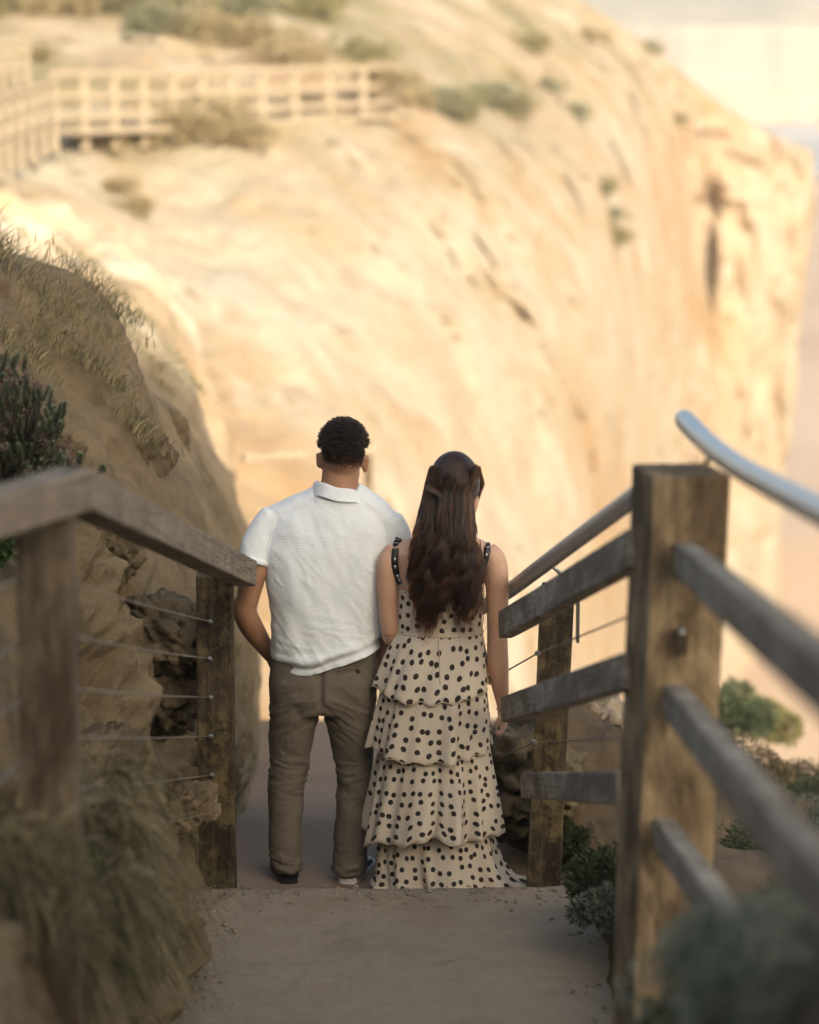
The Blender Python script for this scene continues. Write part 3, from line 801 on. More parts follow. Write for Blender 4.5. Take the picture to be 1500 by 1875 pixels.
def bush(name, loc, r, ncl, nleaf, leaf, mat, seed, label, elong=2.2, group=None, cr_=0.35, cat='shrub', flat=0.8):
    root = empty(name, tuple(loc)); tag(root, label, cat, group)
    cl = [(c[0]+loc[0], c[1]+loc[1], c[2]+loc[2], c[3]) for c in clumps_in(r, ncl, seed, cr_, flat)]
    foliage('foliage', leaf_cloud(cl, nleaf, leaf, seed, elong), M[mat], root)
    m = MB(); L = Vector(loc)
    for c in cl[:8]:
        e = Vector(c[:3]); m.tube([L-Vector((0, 0, 0.15*r)), L.lerp(e, 0.5)+Vector((0, 0, 0.1*r)), e], [0.02*r+0.003, 0.015*r+0.002, 0.006*r+0.001], 5)
    m.build('stems', M['twig'], root)
    return root
# cushion bushes against the right fence
for i, (px, py, Y, r, mt, lb) in enumerate((
    (1335, 1740, 5.7, 0.20, 'leaf_cushion', 'large blurred grey green cushion bush against the lower right rails'),
    (1470, 1770, 4.5, 0.17, 'leaf_cushion', 'blurred silvery cushion bush in the bottom right corner'),
    (1395, 1850, 4.6, 0.15, 'leaf_cushion', 'grey cushion bush at the bottom edge left of the corner bush'),
    (1400, 1715, 4.7, 0.15, 'leaf_cushion', 'rounded grey cushion bush hiding the lowest rail at the lower right'),
    (1265, 1850, 6.3, 0.17, 'leaf_green', 'small leafy bush at the foot of the big yellowed post'),
    (1118, 1580, 9.9, 0.19, 'leaf_dark', 'dark leafy bush at the right edge of the landing below the short rail'),
    (1100, 1655, 9.6, 0.11, 'leaf_grey', 'low grey sprig on the landing edge beside the big post'),
    (1115, 1385, 12.3, 0.19, 'leaf_dark', 'rounded dark green bush behind the rails beside the pale boulder'),
    (1345, 1500, 12.5, 0.30, 'leaf_dry', 'straw coloured scrub between the two long right rails'),
    (1400, 1560, 11.0, 0.28, 'leaf_green', 'green scrub behind the lowest right rail'),
    (1465, 1510, 13.0, 0.34, 'leaf_grey', 'pale grey feathery scrub at the right edge of the picture'),
    (1385, 1400, 14.5, 0.22, 'leaf_dry', 'brownish twiggy scrub poking above the upper right rail'),
    (1300, 1450, 13.5, 0.26, 'leaf_green', 'green scrub directly right of the big post'),
    (1335, 1290, 22.0, 0.34, 'leaf_green', 'blurred round bush seen right of the big post above the scrub'),
    (1385, 1300, 23.0, 0.30, 'leaf_sunny', 'blurred olive bush beside the round one right of the big post'),
    (1480, 1620, 9.5, 0.3, 'leaf_dry', 'brown dry scrub under the long right rail near the frame edge'),
    (1250, 1640, 9.5, 0.22, 'leaf_dark', 'dark scrub behind the lower part of the big post'),
    (1310, 1380, 15.0, 0.30, 'leaf_brown', 'brown scrub just right of the big post under the upper rail'),
    (1430, 1440, 15.5, 0.36, 'leaf_green', 'green scrub showing above the long right rail near the frame edge'),
    (1495, 1420, 16.0, 0.34, 'leaf_brown', 'brown scrub at the right frame edge above the middle rail'),
    (1360, 1450, 13.5, 0.28, 'leaf_brown', 'brown twiggy scrub in the middle gap of the right rails'),
    (1320, 1560, 11.5, 0.24, 'leaf_dry', 'straw coloured scrub just right of the big post above the lowest rail'),
    (1440, 1640, 10.0, 0.26, 'leaf_green', 'green scrub between the lowest rail and the silvery cushion bush'),
    (1300, 1620, 10.5, 0.22, 'leaf_green', 'green scrub tucked behind the lowest right rail beside the big post'),
    (1040, 1530, 11.1, 0.10, 'leaf_dark', 'dark weed in the shade at the foot of the far right post'))):
    q = at(px, py, Y); q.z -= r*0.7
    bush('bush', q, r, 20 if mt == 'leaf_cushion' else 16 if r > 0.2 else 11, 6500 if r > 0.2 else 3600, 0.020 if Y < 18 else 0.05, mt, 40+i, lb, 2.4)
# hillside scrub in the sun
hb = [(265, 25, 75, 1.6), (300, 60, 72, 1.0), (370, 70, 74, 1.0), (60, 110, 62, 0.5), (390, 250, 56, 1.05), (345, 240, 56.0, 0.7), (430, 260, 57, 0.7), (255, 265, 54, 0.5), (560, 120, 78, 1.0),
      (480, 85, 80, 1.0), (660, 115, 80, 0.9), (800, 205, 76, 0.8), (840, 215, 77, 0.8), (905, 195, 80, 0.9), (930, 205, 82, 0.8), (760, 195, 73, 0.6), (1105, 350, 82, 0.5), (1120, 400, 81, 0.45), (1125, 440, 80, 0.55), (1060, 215, 95, 0.6), (1080, 75, 112, 0.7), (1130, 40, 116, 0.7), (1190, 95, 118, 0.6), (1010, 170, 100, 0.6), (970, 90, 104, 0.8), (180, 15, 80, 1.2), (110, 30, 78, 1.0), (720, 160, 74, 0.8), (560, 30, 96, 1.2), (420, 30, 90, 1.1), (30, 20, 78, 1.1), (180, 270, 52, 0.5), (210, 350, 50, 0.4), (240, 390, 49, 0.45), (1240, 225, 118, 0.5)]
variants = []
for v_ in range(3):
    cl = clumps_in(1.0, 14, 90+v_, 0.36, 0.7)
    variants.append(foliage('foliage', leaf_cloud(cl, 1500, 0.13, 200+v_, 1.8), M[('hill_olive', 'hill_grey', 'hill_dry')[v_]]))
dg = bpy.context.evaluated_depsgraph_get(); dg.update()
def drop_on(px, py, default):
    d = (at(px, py, 50)-Vector((0, 0, CAM_H))).normalized()
    hit, loc, n, i, ob, mx = sc.ray_cast(dg, Vector((0, 0, CAM_H))+d*26, d)
    return loc if hit else default
where = ['near the top edge', 'above the long walkway', 'below the long walkway', 'on the golden slope', 'near the ridge', 'on the cliff face']
cnt = {}; made = []
for i, (px, py, Y, r) in enumerate(hb):
    loc = drop_on(px, py, at(px, py, Y))
    root = empty('hillside_bush', tuple(loc))
    w_ = where[0] if py < 60 and px < 700 else where[1] if py < 135 and px < 730 else where[2] if px < 620 else where[5] if py > 330 else where[4] if px > 1000 else where[3]
    v_ = 2 if 190 < py < 280 and px < 500 else (0, 1, 2, 2, 0, 1)[i % 6]
    made.append((root, ('olive', 'grey green', 'straw coloured')[v_], w_, px))
    src = variants[v_]
    c = src.copy(); col.objects.link(c); c.parent = root
    c.location = (0, 0, -0.15*r); c.scale = (r*1.15, r*1.0, r*0.85); c.rotation_euler = (0, 0, i*1.7)
for root, cname, w_, px in made:
    mates = sorted(q[3] for q in made if q[1] == cname and q[2] == w_); i_ = mates.index(px)
    lb = cname+' sunlit bush '+w_+' on the distant hillside'
    if len(mates) > 1: lb = ['leftmost', 'second from left', 'third from left', 'fourth from left', 'fifth from left', 'sixth from left', 'seventh from left', 'eighth from left', 'ninth from left', 'tenth from left'][i_]+' of the '+cname+' sunlit bushes '+w_
    tag(root, lb, 'shrub', 'sunlit bushes on the distant hillside')
for v_ in variants: bpy.data.objects.remove(v_)
# scrub along the crest of the shaded bank
crest_b = [(20, 470, 20.5, 0.26), (60, 410, 21.5, 0.3), (100, 440, 21, 0.28), (15, 360, 23, 0.4), (190, 500, 19.5, 0.16), (165, 480, 19, 0.18), (240, 545, 18.5, 0.12), (275, 590, 18, 0.12), (310, 640, 17, 0.10), (130, 440, 21, 0.24), (8, 600, 14, 0.16), (300, 700, 17, 0.10), (250, 770, 14, 0.10), (60, 520, 19, 0.2), (150, 640, 15, 0.10), (90, 600, 15, 0.12), (345, 690, 17, 0.09), (210, 690, 15, 0.08), (40, 430, 15, 0.2), (120, 470, 15, 0.2), (180, 530, 15, 0.16), (235, 600, 15, 0.14), (290, 660, 15, 0.12), (150, 560, 14, 0.14)]
cols3 = ['leaf_brown', 'leaf_dry', 'leaf_green']
ords = ['first', 'second', 'third', 'fourth', 'fifth', 'sixth', 'seventh', 'eighth', 'ninth', 'tenth', 'eleventh', 'twelfth', 'thirteenth', 'fourteenth', 'fifteenth', 'sixteenth', 'seventeenth', 'eighteenth', 'nineteenth', 'twentieth', 'twenty-first', 'twenty-second', 'twenty-third', 'twenty-fourth']
dg = bpy.context.evaluated_depsgraph_get(); dg.update()
def drop_near(px, py, default):
    o0 = Vector((0, 0, CAM_H)); d = (at(px, py, 50)-o0).normalized()
    hit, loc, n, i, ob, mx = sc.ray_cast(dg, o0+d*9, d)
    return loc if hit and loc.y < 32 else default
def ground_grass(loc, r, n, h, seed, label, mat):
    g = np.random.default_rng(seed); S = []
    for i in range(n):
        b0 = np.array(loc)+np.array([r*g.normal()*0.6, r*g.normal()*0.9, 0]); b0[2] -= (b0[0]-loc[0])*0.9+0.03
        L = h*(0.4+0.8*g.random()); k = np.linspace(0, 1, 6); az = g.uniform(-1.9, 1.1); sp_ = 0.2+0.7*g.random()
        S.append(np.stack([b0[0]+L*sp_*k**1.4*math.cos(az), b0[1]+L*sp_*k**1.4*math.sin(az), b0[2]+L*(k-0.45*sp_*k**2)], 1))
    return tag(hair_obj('bank_grass', S, 0.0026, 0.0008, mat), label, 'grass', 'small grass clumps on the upper left bank', 'thing')
order_ = sorted(range(len(crest_b)), key=lambda k: crest_b[k][0])
for i, (px, py, Y, r) in enumerate(crest_b):
    loc = drop_near(px, py, None)
    if loc is None: continue
    ground_grass(loc, r*1.1, int(110+600*r), 0.05+0.22*r, 140+i, ords[order_.index(i)]+' from the left of the small grass clumps on the upper left bank', M['grass_crest'])

# sharp coastal shrub on the bank above the left rail
def coastal_shrub():
    g = np.random.default_rng(5)
    root = empty('coastal_shrub', tuple(at(20, 900, 10.5))); tag(root, 'grey green needle leaved shrub with faded flower heads above the left cap rail', 'shrub')
    V, Fc, tn, FV, FF, ft = [], [], [], [], [], []
    st = MB()
    tips = []
    for (cx, cy, sx, sy, n) in ((25, 700, 40, 40, 40), (70, 775, 36, 45, 46), (15, 790, 45, 60, 60), (108, 752, 14, 18, 12), (60, 850, 70, 40, 56), (128, 848, 24, 18, 16), (-40, 760, 40, 90, 36), (18, 655, 20, 15, 12)):
        for _ in range(n):
            tips.append((cx+sx*g.normal()*0.6, cy+sy*g.normal()*0.6, 10.3+0.15*g.normal()))
    root0 = at(-10, 960, 10.55)
    for (tx, ty, tY) in tips:
        tip = at(tx, ty, tY); d = (tip-root0); L = d.length
        drn = (d.normalized()*0.6+Vector((0.25*g.normal(), 0.25*g.normal()-0.1, 0.75+0.2*g.normal()))).normalized()
        ln = 0.045+0.03*g.random(); b0 = tip-drn*ln
        st.tube([root0.lerp(b0, 0.35), b0, tip], [0.004, 0.0025, 0.0015], 4)
        col_t = g.random()
        for k in range(70):
            f = k/70; p = b0+drn*(ln*f*1.02)
            ang = k*2.399; u_ = drn.orthogonal().normalized(); w_ = drn.cross(u_)
            rad = (u_*math.cos(ang)+w_*math.sin(ang))
            ld = (rad*(0.95-0.45*f)+drn*(0.45+0.4*f)+Vector((0, 0, 0.1))).normalized()
            ll = 0.021*(0.7+0.5*g.random())*(1.0-0.25*f); sd_ = ld.cross(drn).normalized()*0.0026
            i0 = len(V); V += [p-sd_, p+sd_, p+ld*ll+sd_*0.6, p+ld*ll-sd_*0.6]; Fc.append((i0, i0+1, i0+2, i0+3)); tn += [min(1, max(0, 0.2+0.75*f+0.25*g.normal()))]*4
        if g.random() < 0.28:
            for k in range(60):
                q = Vector(g.normal(size=3)).normalized(); p = tip+drn*0.006+q*0.009; ld = (q+drn*0.5).normalized(); sd_ = ld.orthogonal().normalized()*0.0022
                i0 = len(FV); FV += [p-sd_, p+sd_, p+ld*0.008+sd_, p+ld*0.008-sd_]; FF.append((i0, i0+1, i0+2, i0+3)); ft += [g.random()]*4
    foliage('foliage', (np.array([tuple(v) for v in V]), Fc, np.array(tn)), M['leaf_shrub'], root)
    foliage('flower_heads', (np.array([tuple(v) for v in FV]), FF, np.array(ft)), M['flower'], root)
    st.build('stems', M['twig'], root)
    return root
coastal_shrub()
# dry sprigs below the shrub and on the bank
def sprig(px, py, Y, n, h, seed, label, drop=False):
    g = np.random.default_rng(seed); b_ = at(px, py, Y); m = MB()
    for i in range(n):
        a = g.normal()*0.6; ht = h*(0.5+0.6*g.random()); s_ = -1 if drop else 1
        p1 = b_+Vector((0.3*a*ht, -0.1*ht, 0.5*s_*ht)); p2 = b_+Vector((a*ht*0.8, -0.1*ht+0.1*g.normal()*ht, s_*ht*(1 if not drop else 0.85)))
        m.tube([b_, p1, p2], [0.0022, 0.0016, 0.0009], 4)
        for k in range(5):
            q = p1.lerp(p2, g.random()); m.tube([q, q+Vector((0.03*g.normal(), 0.02*g.normal(), 0.02*s_))], [0.0012, 0.0008], 4)
        if not drop: m.ell(p2, (0.008, 0.008, 0.006), 6)
    o = m.build('dry_sprig', M['twig']); return tag(o, label, 'plant')
sprig(105, 860, 10.8, 14, 0.12, 1, 'brown dry flower stalks at the right side of the needle leaved shrub')
sprig(140, 960, 10.5, 10, 0.10, 2, 'dark wiry sprig hanging under the peak of the cap rail', True)
sprig(150, 1010, 10.5, 12, 0.09, 3, 'tangle of dark wiry stems beside the near left post', True)

# grass tussocks and low green plants by the left post
def tussock(name, roots, n, ln, lean, seed, label, Yr, spread=0.1):
    g = np.random.default_rng(seed); S = []
    tuft = [(roots[g.integers(len(roots))], g.normal(size=3), lean+0.9*g.normal(), 0.4+0.9*g.random()) for _ in range(30)]
    for i in range(n):
        (px, py), of, la, lf_ = tuft[g.integers(30)]
        r0 = np.array(at(px+spread*300*of[0]+9*g.normal(), py+spread*260*of[1]+7*g.normal(), Yr+0.22*of[2]+0.03*g.normal()))
        L = ln*lf_*(0.35+0.8*g.random()); k = np.linspace(0, 1, 9)
        az = la+0.5*g.normal(); el = 0.35+0.7*g.random(); dr = 0.5+1.1*g.random()
        hx = L*(k*0.5+0.25*k**2)*(0.3+0.8*g.random()); zz = L*(el*k*0.8-dr*k**2.0)
        w = 0.02*np.sin(k*(3+4*g.random())+g.random()*6)*L*3
        S.append(np.stack([r0[0]+hx*math.cos(az)+w*0.4, r0[1]+hx*math.sin(az)+w*0.4, r0[2]+zz], 1))
    o = hair_obj(name, S, 0.0022, 0.0006, M['grass']); return tag(o, label, 'grass', None, 'thing')
tussock('grass_tussock', [(120, 1440), (170, 1480), (90, 1500), (185, 1540), (140, 1550)], 1300, 0.42, -0.35, 1, 'long drooping dry grass tussock over the bank at the near left post', 8.0)
tussock('grass_tussock', [(20, 1530), (40, 1600), (-30, 1560), (80, 1650), (100, 1560)], 520, 0.28, -0.7, 2, 'blurred dry grass tussock in front of the near left post', 6.75)
tussock('grass_tussock', [(170, 1620), (200, 1650), (150, 1680), (190, 1720), (230, 1740), (120, 1700)], 1300, 0.30, -0.3, 3, 'lower dry grass tussock hanging toward the landing', 8.4)
tussock('grass_tussock', [(60, 1600), (110, 1640), (160, 1620), (20, 1660), (200, 1600), (90, 1690)], 1500, 0.36, -0.5, 4, 'dense dry grass tussock below the near left post at the bottom left', 7.35)
bush('ground_plant', at(110, 1830, 7.3), 0.22, 14, 2400, 0.035, 'leaf_bright', 301, 'low dark green leafy plant in the bottom left corner', 1.6, cat='plant')
bush('ground_plant', at(70, 1600, 7.7), 0.14, 9, 700, 0.03, 'leaf_bright', 302, 'sprig of green leaves among the dry grass at the near left post', 1.6, cat='plant')
bush('ground_plant', at(5, 1030, 9.5), 0.12, 9, 900, 0.03, 'leaf_bright', 303, 'green leaves behind the left post just under the cap rail', 1.6, cat='plant')
bush('ground_plant', at(20, 1240, 9.5), 0.13, 9, 800, 0.03, 'leaf_dry', 304, 'yellowish dry plant left of the near left post', 1.6, cat='plant')

bush('ground_plant', at(190, 1820, 7.7), 0.11, 10, 1500, 0.03, 'leaf_dark', 305, 'dark green leaves under the hanging grass near the bottom left', 1.6, cat='plant')
bush('ground_plant', at(30, 1760, 7.6), 0.16, 10, 1500, 0.035, 'leaf_dark', 306, 'dark leafy clump at the left frame edge below the grass', 1.6, cat='plant')

# ------------------------------------------------------------------ people: materials
def skin(name, c, c2):
    t = NT(name); co_ = t.co('Object')
    k = t.mix(t.ramp(t.noise(co_, 9, 5), [(0.35, 0.0), (0.7, 1.0)]), c, c2)
    t.bump(t.noise(co_, 320, 3), 0.15, 0.0008)
    t.set(k, 0.48, spec=0.4)
    t.b.inputs['Subsurface Weight'].default_value = 0.12; t.b.inputs['Subsurface Radius'].default_value = (0.012, 0.005, 0.003)
    return t
t = skin('tanned_skin', (0.33, 0.175, 0.105), (0.40, 0.225, 0.14))
# clipped hair shows as a darker fade at the nape
M['skin_man'] = t.m; SK_MAN = t
M['skin_woman'] = skin('fair_skin', (0.50, 0.30, 0.205), (0.58, 0.37, 0.265)).m
t = NT('white_crinkle_cotton'); co_ = t.co('Object')
w1 = t.noise(t.co('Object', (30, 30, 190)), 1.6, 3, 0.5, 0.3); w2 = t.noise(t.co('Object', (300, 300, 300)), 1.5, 2)
t.bump(t.math('ADD', w1, t.math('MULTIPLY', w2, 0.3)), 0.38, 0.004)
M['shirt'] = t.set(t.mix(t.ramp(w1, [(0.3, 0.0), (0.7, 1.0)]), (0.71, 0.765, 0.81), (0.795, 0.85, 0.89)), 0.85, spec=0.15)
t.b.inputs['Sheen Weight'].default_value = 0.15
t = NT('khaki_twill'); w1 = t.noise(t.co('Object', (300, 300, 300)), 2, 2); w0 = t.noise(t.co('Object'), 5, 4)
t.bump(t.math('ADD', w1, t.math('MULTIPLY', t.noise(t.co('Object', (5, 5, 16)), 2.5, 4), 3.0)), 0.35, 0.003)
M['khaki'] = t.set(t.mix(w0, (0.125, 0.105, 0.082), (0.172, 0.148, 0.118)), 0.8, spec=0.2)
t = NT('black_leather'); M['black'] = t.set((0.012, 0.011, 0.011), 0.45)
t = NT('white_sock'); M['sock'] = t.set((0.7, 0.7, 0.7), 0.9)
t = NT('gold_metal'); M['gold'] = t.set((0.75, 0.48, 0.16), 0.25, 1.0)
t = NT('shirt_button'); M['button'] = t.set((0.03, 0.022, 0.015), 0.4)
def dotted(name, base):
    t = NT(name)
    uv = t.co('UV')
    vo = t.n('ShaderNodeTexVoronoi', voronoi_dimensions='2D', feature='F1'); vo.inputs['Scale'].default_value = 24.0; vo.inputs['Randomness'].default_value = 0.58
    t.l(uv, vo.inputs['Vector'])
    dot = t.ramp(vo.outputs['Distance'], [(0.222, 1.0), (0.262, 0.0)])
    w = t.noise(t.co('UV', (900, 900, 1)), 1, 2)
    k = t.mix(dot, base, (0.018, 0.012, 0.010))
    k = t.mix(t.math('MULTIPLY', w, 0.12), k, tuple(x*0.6 for x in base))
    t.bump(t.noise(t.co('UV', (30, 8, 1)), 1, 4), 0.25, 0.004)
    t.set(k, 0.75, spec=0.2)
    tr = t.n('ShaderNodeBsdfTranslucent'); t.l(k, tr.inputs[0])
    mx = t.n('ShaderNodeMixShader'); mx.inputs[0].default_value = 0.22
    t.l(t.b.outputs[0], mx.inputs[1]); t.l(tr.outputs[0], mx.inputs[2]); t.l(mx.outputs[0], t.out.inputs[0])
    return t.m
M['dress'] = dotted('cream_dotted_chiffon', (0.73, 0.645, 0.535))
t = NT('cream_piping'); M['piping'] = t.set((0.52, 0.43, 0.32), 0.8)
def hair_mat(name, mel, red, rough=0.32):
    t = NT(name); h = t.n('ShaderNodeBsdfHairPrincipled')
    h.parametrization = 'MELANIN'
    for k_, v_ in (('Melanin', mel), ('Melanin Redness', red), ('Roughness', rough), ('Radial Roughness', 0.4), ('Random Color', 0.4)):
        if k_ in h.inputs: h.inputs[k_].default_value = v_
    t.l(h.outputs[0], t.out.inputs[0]); return t.m
M['hair_w'] = hair_mat('dark_brown_hair', 0.82, 1.0, 0.36)
M['hair_m'] = hair_mat('black_brown_hair', 0.95, 0.5, 0.4)
t = NT('hair_undercoat'); M['hair_under'] = t.set(t.mix(t.noise(t.co('Object', (60, 60, 6)), 2, 4), (0.006, 0.004, 0.003), (0.02, 0.012, 0.008)), 0.75, spec=0.1)

def wrinkle(me, fn):
    co_, no_ = get_co(me), get_no(me)
    set_co(me, co_+no_*fn(co_)[:, None])
def halfplane(me, keep):
    """drop the part of a mesh where keep(co) is negative"""
    bm = bmesh.new(); bm.from_mesh(me)
    kill = [v for v in bm.verts if keep(v.co) < 0]
    bmesh.ops.delete(bm, geom=kill, context='VERTS'); bm.to_mesh(me); bm.free(); me.update()

# ------------------------------------------------------------------ the man
YM = 11.05
def m_(x, y, dy=0.0): return at(x, y, YM+dy)
def ring(y, xl, xr, b, dy=0.0, Y0=YM):
    l, r = at(xl, y, Y0), at(xr, y, Y0); return ((l.x+r.x)/2, Y0+dy, l.z, (r.x-l.x)/2, b)
def bent(p, a=0.0): return p
b = MB()
# head, looking ahead with the chin a little down and to the right
b.ell(m_(628, 824, -0.006), (0.0825, 0.098, 0.108), 28)
b.ell(m_(632, 862, 0.075), (0.058, 0.062, 0.088), 22)            # face and jaw
b.ell(m_(634, 848, 0.125), (0.015, 0.028, 0.026), 12)            # nose
b.ell(m_(634, 874, 0.118), (0.026, 0.018, 0.010), 12)            # mouth
b.ell(m_(620, 838, 0.110), (0.014, 0.014, 0.009), 10); b.ell(m_(649, 838, 0.110), (0.014, 0.014, 0.009), 10)
b.spline([m_(622, 915, -0.005), m_(622, 890, -0.005), m_(624, 862, 0.0), m_(627, 838, 0.0)], [(0.080, 0.075), (0.074, 0.068), (0.070, 0.066), (0.068, 0.066)], 22)
# ears
b.ell(m_(584, 843, 0.0), (0.010, 0.022, 0.034), 14, Matrix.Rotation(R(14), 3, 'Z')); b.ell(m_(582, 834, -0.004), (0.008, 0.018, 0.014), 10)
b.ell(m_(669, 850, 0.0), (0.012, 0.024, 0.036), 14, Matrix.Rotation(R(-20), 3, 'Z')); b.ell(m_(672, 840, -0.006), (0.009, 0.02, 0.016), 10)
# trunk
b.hrings([ring(*q) for q in ((1260, 505, 678, 0.10), (1200, 505, 683, 0.105), (1120, 506, 682, 0.10), (1040, 498, 695, 0.11), (970, 500, 698, 0.10), (930, 540, 690, 0.075), (905, 580, 665, 0.065))], 28)
# left arm: out at the elbow, hand in the pocket
b.spline([m_(500, 965, 0), m_(478, 1010, -0.02), m_(462, 1060, -0.045), m_(452, 1105, -0.055)], [0.058, 0.056, 0.050, 0.043], 18)
b.spline([m_(450, 1098, -0.05), m_(449, 1122, -0.045), m_(462, 1150, 0.0), m_(482, 1180, 0.06), m_(498, 1203, 0.10)], [0.044, 0.047, 0.046, 0.036, 0.028], 18)
b.spline([m_(496, 1200, 0.10), m_(508, 1225, 0.125), m_(515, 1250, 0.125)], [(0.034, 0.018), (0.040, 0.018), (0.03, 0.014)], 14)
# right arm, mostly behind the woman
b.spline([m_(703, 970, 0), m_(722, 1020, 0.02), m_(728, 1065, 0.03), m_(724, 1105, 0.03)], [0.056, 0.053, 0.047, 0.042], 18)
b.spline([m_(724, 1100, 0.03), m_(722, 1125, 0.05), m_(708, 1160, 0.11), m_(692, 1192, 0.16)], [0.042, 0.043, 0.038, 0.028], 18)
b.spline([m_(694, 1190, 0.16), m_(684, 1215, 0.17), m_(680, 1235, 0.17)], [(0.034, 0.018), (0.038, 0.018), (0.03, 0.014)], 14)
for (x0, y0) in ((504, 1240), (512, 1246), (520, 1246), (527, 1240)): b.spline([m_(x0, y0, 0.12), m_(x0+2, y0+14, 0.118), m_(x0+3, y0+26, 0.112)], [0.009, 0.0085, 0.007], 8)
for (x0, y0) in ((672, 1228), (680, 1232), (688, 1232), (695, 1226)): b.spline([m_(x0, y0, 0.17), m_(x0-1, y0+14, 0.165), m_(x0-2, y0+26, 0.155)], [0.009, 0.0085, 0.007], 8)
b.spline([m_(520, 1215, 0.12), m_(530, 1225, 0.13), m_(533, 1240, 0.13)], [0.012, 0.010, 0.008], 8)
b.spline([m_(676, 1205, 0.17), m_(668, 1217, 0.175), m_(666, 1230, 0.175)], [0.012, 0.010, 0.008], 8)
# legs inside the trousers
b.spline([m_(545, 1250), m_(537, 1330), m_(528, 1425, 0.0), m_(524, 1510), m_(527, 1590, 0.01)], [0.088, 0.075, 0.058, 0.05, 0.042], 18)
b.spline([m_(640, 1250), m_(645, 1330), m_(650, 1425, 0.02), m_(645, 1510), m_(640, 1590, 0.01)], [0.088, 0.075, 0.058, 0.05, 0.042], 18)
me = b.voxel(0.0065, 3)
man = from_mesh('person', me, M['skin_man'])
tag(man, 'man in white crinkled polo shirt and khaki trousers, hand in pocket, seen from behind', 'person', 'couple on the steps')
# shirt
s = MB()
def hemtilt(x, y): return 0.0
rs = [ring(*q) for q in ((1226, 501, 694, 0.135), (1212, 498, 697, 0.138), (1196, 496, 699, 0.146), (1185, 495, 699, 0.142), (1150, 493, 699, 0.138), (1100, 490, 703, 0.138), (1050, 486, 710, 0.140), (1005, 480, 717, 0.138), (970, 484, 716, 0.126), (945, 500, 708, 0.108), (925, 535, 690, 0.092), (908, 562, 672, 0.080))]
s.hrings(rs, 48, 2.35)
s.spline([m_(600, 912, 0), m_(548, 930, 0), m_(505, 952, 0)], [(0.07, 0.066), (0.066, 0.056), (0.06, 0.06)], 18)
s.spline([m_(645, 914, 0), m_(690, 938, 0), m_(712, 962, 0)], [(0.07, 0.066), (0.064, 0.054), (0.058, 0.06)], 18)
s.spline([m_(506, 948, 0), m_(487, 970, -0.008), m_(474, 1002, -0.022), m_(466, 1032, -0.034)], [(0.060, 0.066), (0.064, 0.070), (0.062, 0.070), (0.0575, 0.066)], 22)
s.spline([m_(708, 955, 0), m_(724, 985, 0.005), m_(732, 1020, 0.015), m_(734, 1052, 0.02)], [(0.060, 0.066), (0.060, 0.068), (0.056, 0.066), (0.054, 0.064)], 22)
me = s.voxel(0.0075, 6)
zt = m_(600, 1150).z; zb = m_(600, 1226).z; xc = m_(597, 1200).x
def shirt_w(c):
    x, y, z = c[:, 0], c[:, 1], c[:, 2]
    low = sstep(zt+0.05, zb+0.03, z)
    f = 0.012*fbm(np.stack([x*5+z*2.5, y*4, z*2.5-x*3], 1), 2)
    f += 0.0035*fbm(np.stack([x*14+z*6, y*8, z*5-x*4], 1)+4, 2)
    # long drag lines from the right shoulder down to the waist
    f += 0.008*np.sin((x*0.9+z*0.55)*34+3*pn(c*3))*sstep(xc-0.06, xc+0.16, x)*sstep(zt+0.45, zt-0.05, z)
    q4 = np.stack([(x*0.8+z*0.6)*15, y*2, (z*0.8-x*0.6)*2.5], 1)
    cre = np.maximum(0, ridged(q4+2, 2)-0.95)
    f += 0.008*cre*(0.3+0.7*sstep(zt+0.5, zt+0.1, z))*sstep(-0.2, 0.25, fbm(c*3.0+8, 2)+0.15)
    q5 = np.stack([x*3, y*2, z*30+x*6], 1)
    f += 0.0055*np.maximum(0, ridged(q5+6, 2)-0.8)*sstep(zt+0.14, zt, z)
    # rolled fold above the hem
    zf = z-0.30*np.maximum(0, x-xc+0.055)
    f += 0.016*np.exp(-((zf-(zb+0.062))/0.016)**2)*(0.6+0.4*np.sin(x*17+1)) - 0.010*np.exp(-((zf-(zb+0.036))/0.012)**2)
    f += 0.008*low*np.sin(x*30+2*np.sin(z*20))*0.5
    return f
wrinkle(me, shirt_w)
# hem cut: low on the left, riding up on the right hip
def hem_z(x): return zb+0.006+0.34*max(0, x-xc+0.055)-0.06*max(0, x-xc-0.12)+0.9*max(0, xc-0.095-x)**1.5+0.0015*math.sin(x*31)
bm = bmesh.new(); bm.from_mesh(me)
for v in bm.verts: v.co.z -= hem_z(v.co.x)
bmesh.ops.bisect_plane(bm, geom=bm.verts[:]+bm.edges[:]+bm.faces[:], plane_co=(0, 0, 0), plane_no=(0, 0, 1), clear_inner=True)
for v in bm.verts: v.co.z += hem_z(v.co.x)
bm.to_mesh(me); bm.free(); me.update()
shirt = from_mesh('shirt', me, M['shirt'], man)
md = shirt.modifiers.new('thick', 'SOLIDIFY'); md.thickness = 0.003; md.offset = -1
